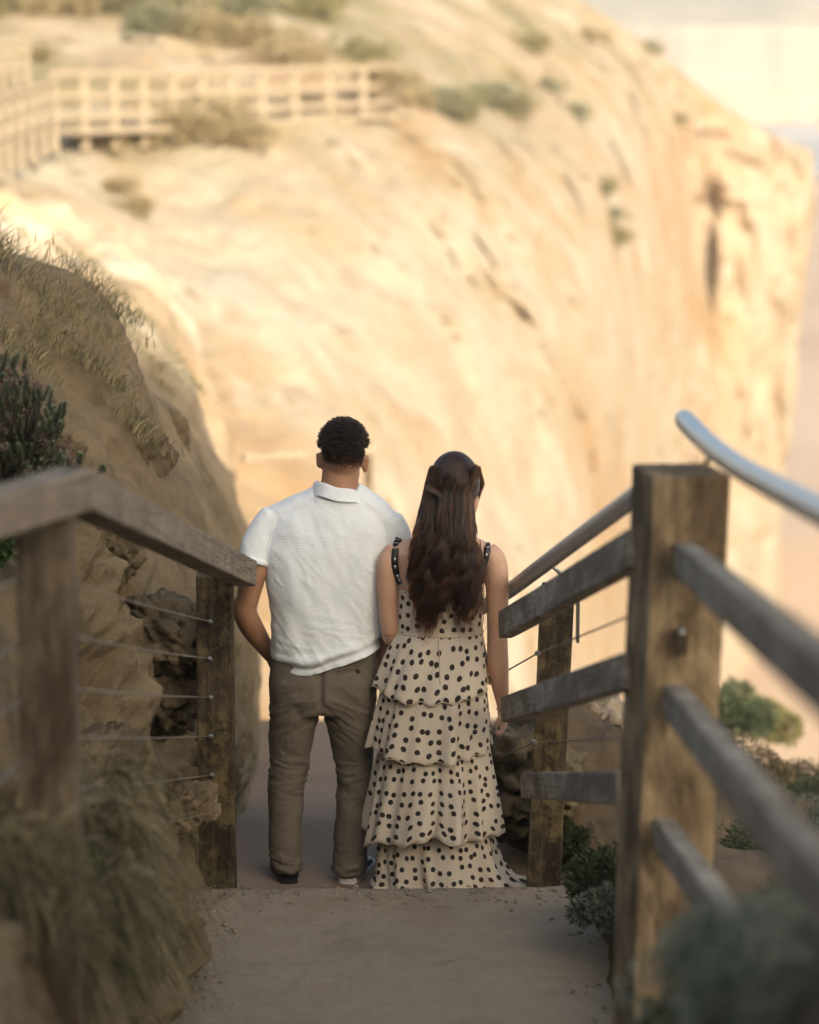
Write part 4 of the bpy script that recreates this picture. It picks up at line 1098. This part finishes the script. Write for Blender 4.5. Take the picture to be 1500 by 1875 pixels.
# sleeve hems, collar
def cuff(p, ax, ra, rb, h):
    m = MB(); d = Vector(ax).normalized(); m.tube([p-d*h, p-d*h*0.5, p, p+d*0.001], [(ra+0.002, rb+0.002), (ra+0.0045, rb+0.0045), (ra+0.004, rb+0.004), (ra, rb)], 40)
    return m
d = m_(466, 1032, -0.034)-m_(474, 1002, -0.022)
cuff(m_(465.5, 1031, -0.034), d, 0.0565, 0.065, 0.022).build('sleeve_hem', M['shirt'], man)
cm = MB(); c0 = m_(619, 905, -0.004)
rr_ = []
for (dz, e, rv) in ((-0.018, 0.020, 0), (0.004, 0.012, 0), (0.020, 0.006, 0), (0.029, 0.004, 0), (0.031, -0.002, 0), (0.026, -0.007, 0), (0.0, -0.004, 0)):
    q = []
    for j in range(56):
        th = 2*math.pi*j/56
        tl = -0.11*math.cos(th)*0.085*2.2 + 0.012*math.sin(th)*-1        # lower on the right, a touch lower in front
        q.append((c0.x+(0.094+e)*math.cos(th)*(1+0.06*math.cos(th)), c0.y+(0.082+e)*math.sin(th), c0.z+dz+tl+0.003*math.sin(5*th)))
    rr_.append(q)
cm.ring_loft(rr_, cap=False)
cm.build('collar', M['shirt'], man)
# trousers
p = MB()
p.hrings([ring(*q) for q in ((1300, 497, 686, 0.118, -0.01), (1270, 493, 690, 0.138, -0.018), (1240, 492, 692, 0.140, -0.014), (1215, 495, 692, 0.128, -0.004), (1180, 502, 688, 0.115, 0.0))], 40, 2.25)
def leg(L):
    pts, rad = [], []
    for (y, xl, xr, dy, kb) in L:
        a_, b_ = m_(xl, y, dy), m_(xr, y, dy); pts.append((a_+b_)/2); h = (b_.x-a_.x)/2*0.955; rad.append((h, h*kb))
    p.spline(pts, rad, 26, 5)
leg([(1240, 494, 590, -0.015, 1.25), (1290, 491, 588, -0.012, 1.2), (1345, 490, 577, -0.005, 1.08), (1400, 491, 567, 0.0, 1.05), (1460, 489, 558, 0.0, 1.1), (1520, 490, 556, 0.0, 1.1), (1565, 494, 556, 0.0, 1.1), (1593, 501, 555, 0.0, 1.15)])
leg([(1240, 592, 691, -0.015, 1.25), (1290, 590, 690, -0.012, 1.2), (1345, 602, 689, 0.0, 1.1), (1400, 613, 684, 0.012, 1.1), (1460, 616, 680, 0.01, 1.15), (1520, 611, 675, 0.0, 1.12), (1570, 607, 674, -0.005, 1.1), (1597, 606, 671, -0.005, 1.15)])
me = p.voxel(0.0068, 3)
zk = m_(540, 1420).z; zs = m_(540, 1300).z; za = m_(540, 1570).z; xr_ = m_(595, 1300).x
def tr_w(c):
    x, y, z = c[:, 0], c[:, 1], c[:, 2]
    rgt = x > xr_
    xs_ = np.where(rgt, m_(648, 1400).x, m_(532, 1400).x); sg = np.where(rgt, -1.0, 1.0)
    u_ = (x-xs_)*sg
    f = 0.003*fbm(np.stack([x*7, y*7, z*9], 1), 3)
    knee = np.exp(-((z-zk+0.0)/0.085)**2); seat = np.exp(-((z-zs)/0.085)**2); ank = sstep(za+0.14, za-0.02, z)
    q1 = np.stack([x*6, y*5, z*44+u_*10+3*pn(c*4)], 1)
    f += knee*0.0075*(ridged(q1, 2)-0.75)
    q2 = np.stack([x*5, y*4, z*34-u_*22], 1)
    f += seat*0.0055*(ridged(q2+3, 2)-0.75)
    q3 = np.stack([x*7, y*6, z*36+u_*8], 1)
    f += ank*0.0062*(ridged(q3+7, 2)-0.75)
    f += 0.0042*fbm(np.stack([x*10+z*6, y*8, z*12-u_*9], 1)+2, 3)
    f -= 0.018*np.exp(-((x-m_(589, 1230).x)/0.012)**2)*sstep(m_(0, 1290).z, m_(0, 1270).z, z)*sstep(m_(0, 1195).z, m_(0, 1240).z, z)*(y < YM)
    return f
wrinkle(me, tr_w)
trousers = from_mesh('trousers', me, M['khaki'], man)
# back pocket: welt and button, side seam pocket
dgp = bpy.context.evaluated_depsgraph_get(); dgp.update()
def on_back(x, y, off=0.002):
    o0 = Vector((0, 0, CAM_H)); d = (at(x, y, 20)-o0).normalized()
    hit, loc, n, i, ob, mx = sc.ray_cast(dgp, o0+d*9.3, d)
    return (loc-d*off, n) if hit else (at(x, y, YM-0.13), Vector((0, -1, 0)))
for sm in (((512, 934), (503, 955), (497, 980), (492, 1005), (490, 1030)), ((700, 948), (706, 965), (707, 985), (704, 1005))):
    MB().spline([on_back(x_, y_, -0.0005)[0] for x_, y_ in sm], 0.0022, 6).build('shoulder_seam', M['shirt'], shirt)
w = [on_back(x_, y_, 0.003)[0] for x_, y_ in ((616, 1229), (634, 1225), (652, 1219), (668, 1212), (678, 1207))]
pk = MB().spline(w, [0.0035]*5, 8).build('back_pocket', M['khaki'], man)
w = [on_back(x_, y_, 0.002)[0] for x_, y_ in ((617, 1233), (636, 1229), (655, 1223), (680, 1212))]
MB().spline(w, [0.0028]*4, 8).build('pocket_welt', M['khaki'], pk)
q, n = on_back(656, 1229, 0.003); MB().tube([q+Vector((0, 0.004, 0)), q-Vector((0, 0.003, 0))], 0.0085, 14).build('pocket_button', M['button'], pk)
# shoes
FZ = -0.127
def shoe(x, turn, sock):
    c = m_(x, 1600); rt = Matrix.Rotation(R(turn), 3, 'Z')
    m = MB(); rings = []
    for (yy, hw, top) in ((-0.045, 0.020, 0.048), (-0.035, 0.031, 0.062), (0.0, 0.036, 0.075), (0.06, 0.039, 0.078), (0.12, 0.046, 0.062), (0.18, 0.048, 0.047), (0.22, 0.038, 0.038), (0.24, 0.018, 0.026)):
        r = []
        for j in range(20):
            th = 2*math.pi*j/20; cx_, sz_ = math.cos(th), math.sin(th)
            v = rt @ Vector((hw*math.copysign(abs(cx_)**0.8, cx_), yy, 0)); r.append((c.x+v.x, YM+v.y, FZ+0.022+(top-0.022)*max(0, sz_)**0.7 if sz_ > 0 else FZ+0.022))
        rings.append(r)
    m.ring_loft(rings); sh = m.build('shoe', M['black'], man)
    m = MB(); rings = []
    for (yy, hw) in ((-0.052, 0.022), (-0.04, 0.036), (0.0, 0.040), (0.06, 0.042), (0.12, 0.050), (0.18, 0.052), (0.225, 0.042), (0.247, 0.02)):
        r = []
        for (sx_, zz) in ((-1, 0), (1, 0), (1, 0.024), (-1, 0.024)):
            v = rt @ Vector((hw*sx_, yy, 0)); r.append((c.x+v.x, YM+v.y, FZ+zz))
        rings.append(r)
    m.ring_loft(rings); m.build('sole', M['sock'] if sock else M['black'], sh, False)
    m = MB().spline([m_(x, 1602, -0.006), m_(x+1, 1585, 0.0), m_(x+1, 1560, 0.005)], [(0.044, 0.05), (0.043, 0.05), (0.045, 0.05)], 18); m.build('sock', M['sock'] if sock else M['black'], man)
shoe(527, 8, False); shoe(641, -14, True)
# hair: clipped sides, curly top
hc_ = m_(629, 820, -0.008)
def scalp(n, seed):
    g = np.random.default_rng(seed); out = []
    while len(out) < n:
        d = g.normal(size=3); d /= np.linalg.norm(d)
        lim = -0.42-0.12*abs(d[0])**3+0.07*g.normal() if d[1] < 0.1 else 0.12+0.3*d[1]
        if abs(d[0]) > 0.72 and d[1] > -0.45: lim = 0.05
        if d[2] < lim: continue
        if d[1] < 0.1 and g.random() > float(sstep(-0.55, -0.30, d[2])): continue
        out.append(d)
    return np.array(out)
D = scalp(6500, 2); g = np.random.default_rng(9); S = []
rad = np.array([0.0905, 0.104, 0.112])
for d in D:
    up = float(sstep(-0.35, 0.4, d[2])); L = 0.003+0.0125*up*(0.7+0.5*g.random())
    base = np.array(hc_)+d*rad*0.985
    n = d/rad; n /= np.linalg.norm(n)
    sw = np.array([0.4*g.normal(), -0.2+0.4*g.normal(), 0.15*g.normal()-0.35*(1-up)]); k = np.linspace(0, 1, 7)[:, None]
    a0 = g.random()*6.28; tA = np.cross(n, [0, 0, 1.0]); tA /= np.linalg.norm(tA)+1e-6; tB = np.cross(n, tA)
    curl = 0.0042*up*k*(np.cos(a0+k*6.5)*tA+np.sin(a0+k*6.5)*tB)
    S.append(base+n*L*k*(1-0.35*k)+sw*L*0.9*k**1.6+curl)
cap = MB(); cap.ell(hc_, tuple(rad*0.998+np.array([0.001, 0.001, 0.002])), 40)
me = bpy.data.meshes.new('c'); me.from_pydata([tuple(v) for v in cap.v], [], cap.f); me.update()
set_co(me, get_co(me)*1.0)
halfplane(me, lambda v: (lambda d: d.z-((-0.24-0.10*abs(d.x)**3+0.03*math.sin(d.x*23)) if d.y < 0.1 else 0.15+0.3*d.y) if not (abs(d.x) > 0.72 and d.y > -0.45) else d.z-0.08)(Vector(((v.x-hc_.x)/rad[0], (v.y-hc_.y)/rad[1], (v.z-hc_.z)/rad[2]))))
hair = from_mesh('hair', me, M['hair_under'], man)
hair_obj('curls', S, 0.0011, 0.0006, M['hair_m'], hair)
# the clipped nape: short dark stubble, thinning downwards
S = []
g = np.random.default_rng(12)
for _ in range(24000):
    d = g.normal(size=3); d /= np.linalg.norm(d)
    if d[1] > 0.25 or not (-0.9 < d[2] < -0.1): continue
    if g.random() > float(sstep(-0.85, -0.3, d[2]))**1.6: continue
    n = d/rad; n /= np.linalg.norm(n); base = np.array(hc_)+d*(rad-np.array([0.0105, 0.007, 0.006]))
    S.append(np.array([base, base+n*0.005+np.array([0, 0, -0.004])]))
hair_obj('clipped_nape', S, 0.0005, 0.0003, M['hair_m'], hair)

# ------------------------------------------------------------------ the woman
YW = 10.95
def w_(x, y, dy=0.0): return at(x, y, YW+dy)
def wring(y, xl, xr, b_, dy=0.0): return ring(y, xl, xr, b_, dy, YW)
b = MB()
b.ell(w_(832, 888, 0.02), (0.072, 0.090, 0.105), 26)
b.ell(w_(853, 916, 0.065), (0.05, 0.055, 0.08), 20)
b.ell(w_(862, 905, 0.128), (0.012, 0.024, 0.02), 10); b.ell(w_(858, 930, 0.125), (0.022, 0.014, 0.009), 10)
b.ell(w_(846, 892, 0.118), (0.012, 0.012, 0.008), 10); b.ell(w_(870, 894, 0.108), (0.012, 0.012, 0.008), 10)
b.ell(w_(868, 908, 0.03), (0.010, 0.018, 0.028), 12)            # right ear
b.ell(w_(798, 908, 0.045), (0.010, 0.018, 0.028), 12)
b.spline([w_(815, 1000, 0.0), w_(816, 975, 0.0), w_(824, 940, 0.02)], [(0.058, 0.055), (0.05, 0.052), (0.05, 0.052)], 18)
b.hrings([wring(*q) for q in ((1290, 725, 890, 0.11), (1240, 720, 893, 0.125), (1190, 730, 882, 0.10), (1150, 738, 874, 0.085), (1110, 736, 876, 0.09), (1070, 728, 884, 0.098), (1035, 722, 893, 0.098), (1010, 716, 902, 0.088), (992, 735, 890, 0.068), (978, 775, 858, 0.055))], 30)
# left arm, bent forward through his
b.spline([w_(727, 1006, 0), w_(712, 1030, -0.012), w_(710, 1075, -0.012), w_(712, 1120, -0.008), w_(716, 1158, 0.0)], [0.038, 0.045, 0.043, 0.039, 0.037], 18)
b.spline([w_(716, 1148, 0.0), w_(718, 1165, 0.02), w_(724, 1168, 0.09), w_(728, 1160, 0.20)], [0.037, 0.038, 0.034, 0.024], 16)
b.spline([w_(728, 1160, 0.20), w_(730, 1156, 0.25)], [(0.03, 0.016), (0.03, 0.014)], 12)
for k_ in range(4): b.spline([w_(724+4*k_, 1152+3*k_, 0.24), w_(722+4*k_, 1150+3*k_, 0.28), w_(716+4*k_, 1153+3*k_, 0.30)], [0.008, 0.0075, 0.006], 8)
b.spline([w_(734, 1150, 0.22), w_(730, 1142, 0.25), w_(724, 1140, 0.27)], [0.009, 0.008, 0.007], 8)
# right arm hanging, elbow slightly bent
b.spline([w_(890, 1006, 0), w_(905, 1027, -0.01), w_(910, 1070, -0.015), w_(911, 1120, -0.012), w_(911, 1165, -0.008), w_(911, 1195, -0.006)], [0.038, 0.047, 0.046, 0.042, 0.0405, 0.041], 20)
b.spline([w_(911, 1185, -0.006), w_(912, 1215, 0.0), w_(916, 1255, 0.02), w_(921, 1290, 0.035), w_(922, 1308, 0.04)], [0.041, 0.0415, 0.034, 0.0245, 0.0235], 18)
# right hand: palm and curled fingers
b.spline([w_(922, 1303, 0.04), w_(922, 1316, 0.043), w_(920, 1330, 0.045)], [(0.021, 0.024), (0.020, 0.034), (0.018, 0.036)], 14)
for k_, (dy_, ln_) in enumerate(((0.018, 0.92), (0.036, 1.0), (0.054, 0.95), (0.070, 0.8))):
    b.spline([w_(921, 1326, dy_), w_(920, 1326+13*ln_, dy_-0.004), w_(914, 1326+20*ln_, dy_-0.008), w_(908, 1326+14*ln_, dy_-0.008)], [0.0092, 0.0088, 0.008, 0.007], 9, 4)
b.spline([w_(918, 1312, 0.015), w_(911, 1322, 0.006), w_(908, 1334, 0.010)], [0.0105, 0.0092, 0.0078], 9)
# legs under the skirt
for x0 in (770, 845):
    b.spline([w_(x0+8, 1270), w_(x0+4, 1380), w_(x0, 1480), w_(x0, 1575, 0.0), w_(x0, 1600, 0.0)], [0.082, 0.062, 0.05, 0.038, 0.036], 16)
    q = w_(x0, 1604); b.spline([(q.x, YW-0.03, FZ+0.03), (q.x, YW+0.06, FZ+0.03), (q.x, YW+0.17, FZ+0.02)], [(0.03, 0.028), (0.036, 0.026), (0.034, 0.016)], 14)
me = b.voxel(0.0052, 3)
woman = from_mesh('person', me, M['skin_woman'])
tag(woman, 'woman in tiered cream dress with black dots and long dark hair, seen from behind', 'person', 'couple on the steps')

# dress: fitted bodice and four ruffled tiers
def tier(name, rows, folds, seed, hem_fn=None, amp=0.02, nth=420, nv=34, v0=0.0, train=None):
    g = np.random.default_rng(seed)
    th = np.linspace(0, 2*np.pi, nth+1)                   # seam duplicated for the print
    ks = np.arange(len(rows)); k = np.linspace(0, len(rows)-1, nv)
    RW = np.array([wring(*q) for q in rows]); Rk = cr(ks, RW, k)
    fr = [(max(2, int(folds*f)), g.random()*6.28, a) for f, a in ((0.35, 0.9), (0.6, 0.9), (1.0, 0.8), (1.5, 0.45), (2.2, 0.22))]
    env = 0.65+0.35*np.sin(3*th+g.random()*6)
    wave = env*sum(a*np.cos(n_*th+ph+1.6*np.sin(2*th+ph)) for n_, ph, a in fr)/1.6
    wave = np.sign(wave)*np.abs(wave)**0.85
    V, UV = [], []
    meanr = np.mean(Rk[:, 3]+Rk[:, 4])/2*1.12
    s_ = v0
    for i in range(nv):
        cx_, cy_, cz_, a_, b_ = Rk[i]; t_ = i/(nv-1)
        if i: s_ += math.hypot(Rk[i][2]-Rk[i-1][2], (Rk[i][3]-Rk[i-1][3]))
        sw = 0.35*math.sin(2.2*t_+seed)
        w = np.interp((th+sw*0.25*t_) % (2*np.pi), th, wave)
        off = amp*w*(t_**0.8)*(0.55+0.6*t_)
        x = cx_+(a_+off)*np.cos(th); y = cy_+(b_+off)*np.sin(th)
        z = np.full_like(th, cz_)
        if hem_fn is not None: z = z+hem_fn(th)*t_**1.5
        z = z+0.010*t_**3*np.cos(fr[2][0]*th*1.5+1)*0.7
        if train is not None: x, y, z = train(x, y, z, th, t_)
        V.append(np.stack([x, y, z], 1)); UV.append(np.full_like(th, s_))
    mid_ = V[int(nv*0.62)]; arc = np.concatenate([[0], np.cumsum(np.linalg.norm(np.diff(mid_[:, :2], axis=0), axis=1))])
    UV = np.concatenate([np.stack([arc, q], 1) for q in UV]); V = np.concatenate(V)
    o = mesh_obj(name, V, grid_faces(nv, nth+1), M['dress'], woman, True, UV)
    md = o.modifiers.new('thick', 'SOLIDIFY'); md.thickness = 0.0014; md.offset = 0
    # rolled hem
    m = MB(); edge = V[-(nth+1):-1][::3]; n_ = len(edge)
    rings = []
    for i in range(n_):
        p_ = Vector(edge[i]); d_ = (Vector(edge[(i+1) % n_])-Vector(edge[i-1])).normalized(); u_ = d_.cross(Vector((0, 0, 1))).normalized(); q_ = d_.cross(u_)
        rings.append([p_+u_*0.0021*math.cos(a)+q_*0.0021*math.sin(a) for a in (0, 1.57, 3.14, 4.71)])
    rings.append(rings[0]); m.ring_loft(rings, cap=False); m.build('rolled_hem', M['piping'], o)
    return o
bod = tier('bodice', [(1079, 727, 885, 0.104), (1100, 728, 884, 0.102), (1130, 728, 883, 0.100), (1150, 727, 884, 0.101), (1158, 727, 884, 0.102)], 9, 1, lambda th: 0*th, 0.0022, 300, 24)
MB().ring_loft([[(bx+ (ba+e)*math.cos(t_), by+(bb+e)*math.sin(t_), bz+dz) for t_ in np.linspace(0, 2*math.pi, 80, endpoint=False)] for (bx, by, bz, ba, bb) in (wring(1156, 727, 884, 0.102),) for dz, e in ((0.006, 0.0), (0.004, 0.004), (-0.003, 0.0045), (-0.006, 0.0))], cap=False).build('waist_seam', M['piping'], woman)
tier('ruffle', [(1154, 727, 884, 0.102), (1175, 716, 888, 0.116), (1210, 700, 893, 0.136), (1252, 684, 899, 0.158)], 11, 5, lambda th: -0.022+0.020*np.cos(th)**2+0.022*np.sin(th), 0.015, v0=0.21)
tier('ruffle', [(1225, 712, 889, 0.115), (1260, 698, 893, 0.135), (1310, 684, 898, 0.158), (1366, 670, 904, 0.182)], 12, 6, lambda th: -0.012+0.020*np.cos(th)**2+0.012*np.sin(th), 0.019, v0=0.57)
tier('ruffle', [(1340, 702, 893, 0.13), (1390, 690, 902, 0.150), (1450, 678, 912, 0.175), (1520, 665, 924, 0.200)], 14, 11, lambda th: 0.016*np.sin(3*th+0.6)+0.022*np.cos(th)+0.010*np.sin(7*th), 0.034, v0=0.93)
def train(x, y, z, th, t_):
    k = t_**2.2*np.clip(np.cos(th-0.15), 0, 1)**3
    x = x+0.135*k; y = y-0.04*k
    z = np.maximum(z+0.0*k, FZ+0.004+0.006*np.abs(np.sin(9*th)))
    return x, y, z
tier('ruffle', [(1495, 700, 900, 0.13), (1540, 692, 906, 0.150), (1580, 690, 912, 0.17), (1606, 688, 918, 0.185), (1618, 684, 926, 0.21)], 15, 8, lambda th: 0.004*np.sin(4*th), 0.034, v0=1.3, nv=44, train=train)
# centre back zip seam
dgp = bpy.context.evaluated_depsgraph_get(); dgp.update()
sp_ = [on_back(803+0.3*i, y_, 0.0015)[0] for i, y_ in enumerate(range(1163, 1262, 9))]
MB().tube(sp_, 0.0016, 6).build('zip_seam', M['piping'], bod)
# straps with eyelets, rings and sliders
def strap(pts, eyel, ringp):
    pk_ = cr(np.arange(len(pts)), np.array(pts, float), np.linspace(0, len(pts)-1, 22))
    P_ = [on_back(x, y, 0.005)[0] for x, y in pk_]
    k = np.arange(len(P_)); Q = cr(k, np.array([tuple(p_) for p_ in P_]), np.linspace(0, len(P_)-1, 30))
    m = MB(); rings = []
    for i in range(30):
        d_ = Vector(Q[min(29, i+1)]-Q[max(0, i-1)]).normalized(); s_ = d_.cross(Vector((0, -1, 0.2))).normalized(); n_ = s_.cross(d_); p_ = Vector(Q[i])
        rings.append([p_+s_*0.0135+n_*0.0, p_+s_*0.0125+n_*0.003, p_-s_*0.0125+n_*0.003, p_-s_*0.0135, p_-s_*0.0125-n_*0.002, p_+s_*0.0125-n_*0.002])
    m.ring_loft(rings); st_ = m.build('strap', M['black'], woman)
    for f in eyel:
        p_ = Vector(Q[int(f*29)]); d_ = Vector(Q[min(29, int(f*29)+1)]-Q[max(0, int(f*29)-1)]).normalized()
        e = MB(); e.tube([p_-d_*0.007+Vector((0, -0.004, 0)), p_+d_*0.007+Vector((0, -0.004, 0))], [(0.0042, 0.002)]*2, 10); e.build('eyelet', M['fitting'], st_)
    for f in (0.06, 0.16):
        p_ = Vector(Q[int(f*29)]); e = MB(); e.tube([p_+Vector((-0.016, -0.005, 0.0)), p_+Vector((0.016, -0.005, 0.0))], 0.0018, 8); e.build('slider', M['fitting'], st_)
    if ringp:
        c_ = on_back(*ringp, 0.006)[0]; e = MB()
        rg = [[c_+Vector(((0.0145+0.0018*math.cos(a))*math.cos(t_), 0.0018*math.sin(a)-0.002, (0.0145+0.0018*math.cos(a))*math.sin(t_))) for a in (0, 1.05, 2.1, 3.14, 4.19, 5.24)] for t_ in np.linspace(0, 2*math.pi, 25)]
        e.ring_loft(rg, cap=False); e.build('strap_ring', M['fitting'], st_)
strap([(731, 985), (725, 1002), (723, 1030), (727, 1052), (735, 1069)], (0.3, 0.46, 0.62, 0.80, 0.93), (737, 1076))
strap([(891, 994), (892, 1008), (887, 1030), (880, 1052), (873, 1071)], (0.35, 0.52, 0.70, 0.87), None)
MB().spline([on_back(728, 1084, 0.004)[0], on_back(735, 1081, 0.005)[0], on_back(744, 1086, 0.004)[0]], 0.0025, 6).build('bodice_edge', M['piping'], woman)
# bracelet and ring
wr = w_(921.5, 1299, 0.037)
def loop(c, ra, rb, rt, r):
    return [[c+rt @ Vector(((ra+r*math.cos(a))*math.cos(t_), (rb+r*math.cos(a))*math.sin(t_), r*math.sin(a)+0.0015*math.sin(t_*11))) for a in (0, 1.57, 3.14, 4.71)] for t_ in np.linspace(0, 2*math.pi, 49)]
MB().ring_loft(loop(wr, 0.0262, 0.0272, Matrix.Rotation(R(6), 3, 'Y'), 0.0017), cap=False).build('bracelet', M['gold'], woman)
MB().ring_loft(loop(w_(920, 1334, 0.036), 0.0105, 0.0105, Matrix.Rotation(R(10), 3, 'Y'), 0.0013), cap=False).build('finger_ring', M['gold'], woman)

# hair: half up, knotted left of centre, long waves down the back
hcw = w_(832, 885, 0.012); hr = np.array([0.094, 0.108, 0.120])
u = MB()
u.ell(hcw, tuple(hr*0.975), 32)
u.hrings([wring(y_, xl, xr, b_, dy) for (y_, xl, xr, b_, dy) in ((1085, 775, 868, 0.020, -0.112), (1060, 766, 872, 0.026, -0.115), (1010, 766, 868, 0.030, -0.110), (960, 770, 858, 0.024, -0.085), (920, 778, 856, 0.034, -0.05), (880, 786, 868, 0.055, -0.01))], 30, 2.2)
me = u.voxel(0.007, 5)
wrinkle(me, lambda c: 0.006*fbm(np.stack([c[:, 0]*26+3*pn(c*5), c[:, 1]*12, c[:, 2]*4], 1), 3)*sstep(hcw.z+0.02, hcw.z-0.1, c[:, 2]))
halfplane(me, lambda v: 1 if not (v.y > hcw.y+0.0 and v.z < hcw.z+0.0 and v.x > hcw.x-0.06) else -1)
whair = from_mesh('hair', me, M['hair_under'], woman)
g = np.random.default_rng(21); S = []
knot = np.array(w_(803, 898, -0.095))
# swept-back strands over the crown to the knot, in combed locks
kd0 = (knot-np.array(hcw))/hr; kd0 /= np.linalg.norm(kd0)
for c_ in range(150):
    if c_ < 95:
        az = g.uniform(-2.2, 2.2); d_c = np.array([math.sin(az)*0.95, math.cos(az)*0.85, 0.10+0.75*g.random()])
    else:                                                  # from the right temple, low round the back
        az = g.uniform(0.9, 2.3); d_c = np.array([math.sin(az), math.cos(az)*0.8, g.uniform(-0.18, 0.35)])
    d_c /= np.linalg.norm(d_c); off = 0.030*g.random(); kz = 0.10*g.normal(); arch = 0.10+0.14*g.random()
    for _ in range(46):
        d0 = d_c+0.045*g.normal(size=3); d0 /= np.linalg.norm(d0)
        kd = kd0+np.array([0.04*g.normal(), 0.03*g.normal(), kz+0.03*g.normal()]); kd /= np.linalg.norm(kd)
        k = np.linspace(0, 1, 14)[:, None]; om = math.acos(np.clip(d0 @ kd, -0.96, 1)); so = math.sin(om)+1e-5
        A_ = (np.sin((1-k)*om)/so)*d0+(np.sin(k*om)/so)*kd; A_ = A_+np.array([0, 0, 1.0])*arch*np.sin(k*np.pi)*(0.3+0.5*max(0, d0[2])); A_ /= np.linalg.norm(A_, axis=1)[:, None]
        S.append(np.array(hcw)+A_*hr*(0.995+off+0.008*g.random()+0.012*np.sin(k*np.pi*3+c_)))
# twisted roll and knot
for _ in range(420):
    a0 = g.random()*6.28; rr = 0.005+0.010*g.random(); k = np.linspace(0, 1, 16)
    cx_ = np.interp(k, [0, 0.4, 1], [w_(786, 886).x, w_(806, 896).x, w_(812, 922).x]); cz_ = np.interp(k, [0, 0.4, 1], [w_(786, 884).z, w_(806, 896).z, w_(812, 922).z])
    S.append(np.stack([cx_+rr*np.cos(a0+k*7), np.full(16, knot[1]-0.012)+rr*np.sin(a0+k*7), cz_+rr*0.7*np.sin(a0+k*7)], 1))
# long lengths
NK = 76
lock_ph = g.random(NK)*6.28; lock_x = g.random(NK); lock_end = 1056+66*g.random(NK); lock_w = 11+9*g.random(NK); lock_d = g.random(NK)
for i in range(7200):
    kx = i % NK; f = np.clip(lock_x[kx]+0.018*g.normal(), 0, 1); dep = np.clip(lock_d[kx]+0.15*g.normal(), 0, 1.2)
    y0 = (852+40*g.random() if (f < 0.16 or f > 0.86) else 884+34*g.random())
    xs0 = np.interp(f, [0, 1], [779, 880]); 
    yend = lock_end[kx]+20*g.normal()+16*math.sin(f*9)
    n = 22; k = np.linspace(0, 1, n); yy = y0+(yend-y0)*k
    xl = np.interp(yy, [840, 860, 880, 900, 930, 960, 1010, 1060, 1140], [796, 787, 782, 778, 771, 765, 759, 756, 768]); xr = np.interp(yy, [860, 900, 960, 1010, 1060, 1140], [880, 868, 867, 876, 883, 868])
    px = xl+(xr-xl)*f
    wv = sstep(915, 1010, yy); ph = lock_ph[kx]
    px = px+(k**2.5)*3.5*g.normal()+wv*(8.0*np.sin(yy/lock_w[kx]+ph+0.35*g.normal())+1.8*np.sin(yy/7+ph*2+g.random()*2))+1.4*g.normal()
    fx = (f-0.5)*2
    bulge = np.sqrt(np.maximum(0.02, 1-fx*fx*0.95))
    yd = np.interp(yy, [860, 900, 960, 1010, 1060, 1140], [0.0, -0.01, -0.055, -0.088, -0.103, -0.118])
    thick = np.interp(yy, [860, 900, 960, 1010, 1060, 1140], [0.098, 0.090, 0.075, 0.055, 0.045, 0.022])
    dpt = yd-thick*bulge*(0.66+0.44*dep)*(0.97+0.03*sstep(0, 0.25, k))+wv*0.008*np.cos(yy/lock_w[kx]+ph)
    S.append(np.array([tuple(w_(px[j], yy[j], dpt[j])) for j in range(n)]))
# loose front lock on the right and stray wisps
for i in range(150):
    k = np.linspace(0, 1, 14); f = g.random()
    px = np.interp(k, [0, 0.3, 0.6, 1], [848, 876, 884, 872])-9*f+2.0*g.normal(); py = np.interp(k, [0, 0.3, 0.6, 1], [836, 856, 884, 915])+12*f*k+6*g.random()*k
    S.append(np.array([tuple(w_(px[j], py[j], 0.05+0.03*f+0.03*k[j])) for j in range(14)]))
for i in range(60):
    n = 14; k = np.linspace(0, 1, n); sd = -1 if g.random() < 0.5 else 1
    x0 = 768 if sd < 0 else 884; y0 = g.uniform(985, 1060); ln = 60+70*g.random()
    px = x0+sd*(-5+14*g.random()*k+6*np.sin(k*5+g.random()*6)*k); py = y0+ln*k
    S.append(np.array([tuple(w_(px[j], py[j], -0.09)) for j in range(n)]))
hair_obj('strands', S, 0.00095, 0.00035, M['hair_w'], whair)

# nape-to-path grit and pebbles
g = np.random.default_rng(31); m = MB()
for i in range(700):
    if g.random() < 0.55: x, y = g.uniform(-0.76, 0.7), 10.5+0.10*g.normal()
    else: x, y = (-0.72+0.07*g.normal(), g.uniform(9.0, 10.5)) if g.random() < 0.5 else (0.66+0.06*g.normal(), g.uniform(9.0, 10.5))
    r = 0.003+0.007*g.random()**3
    if y > 10.56: continue
    m.ell((x, y, 0.004), (r*(0.8+0.6*g.random()), r*(0.8+0.6*g.random()), r*0.7), 6)
o = m.build('gravel', M['rock_pale']); tag(o, 'loose grit and pebbles scattered along the edges of the landing', 'gravel', kind='stuff')
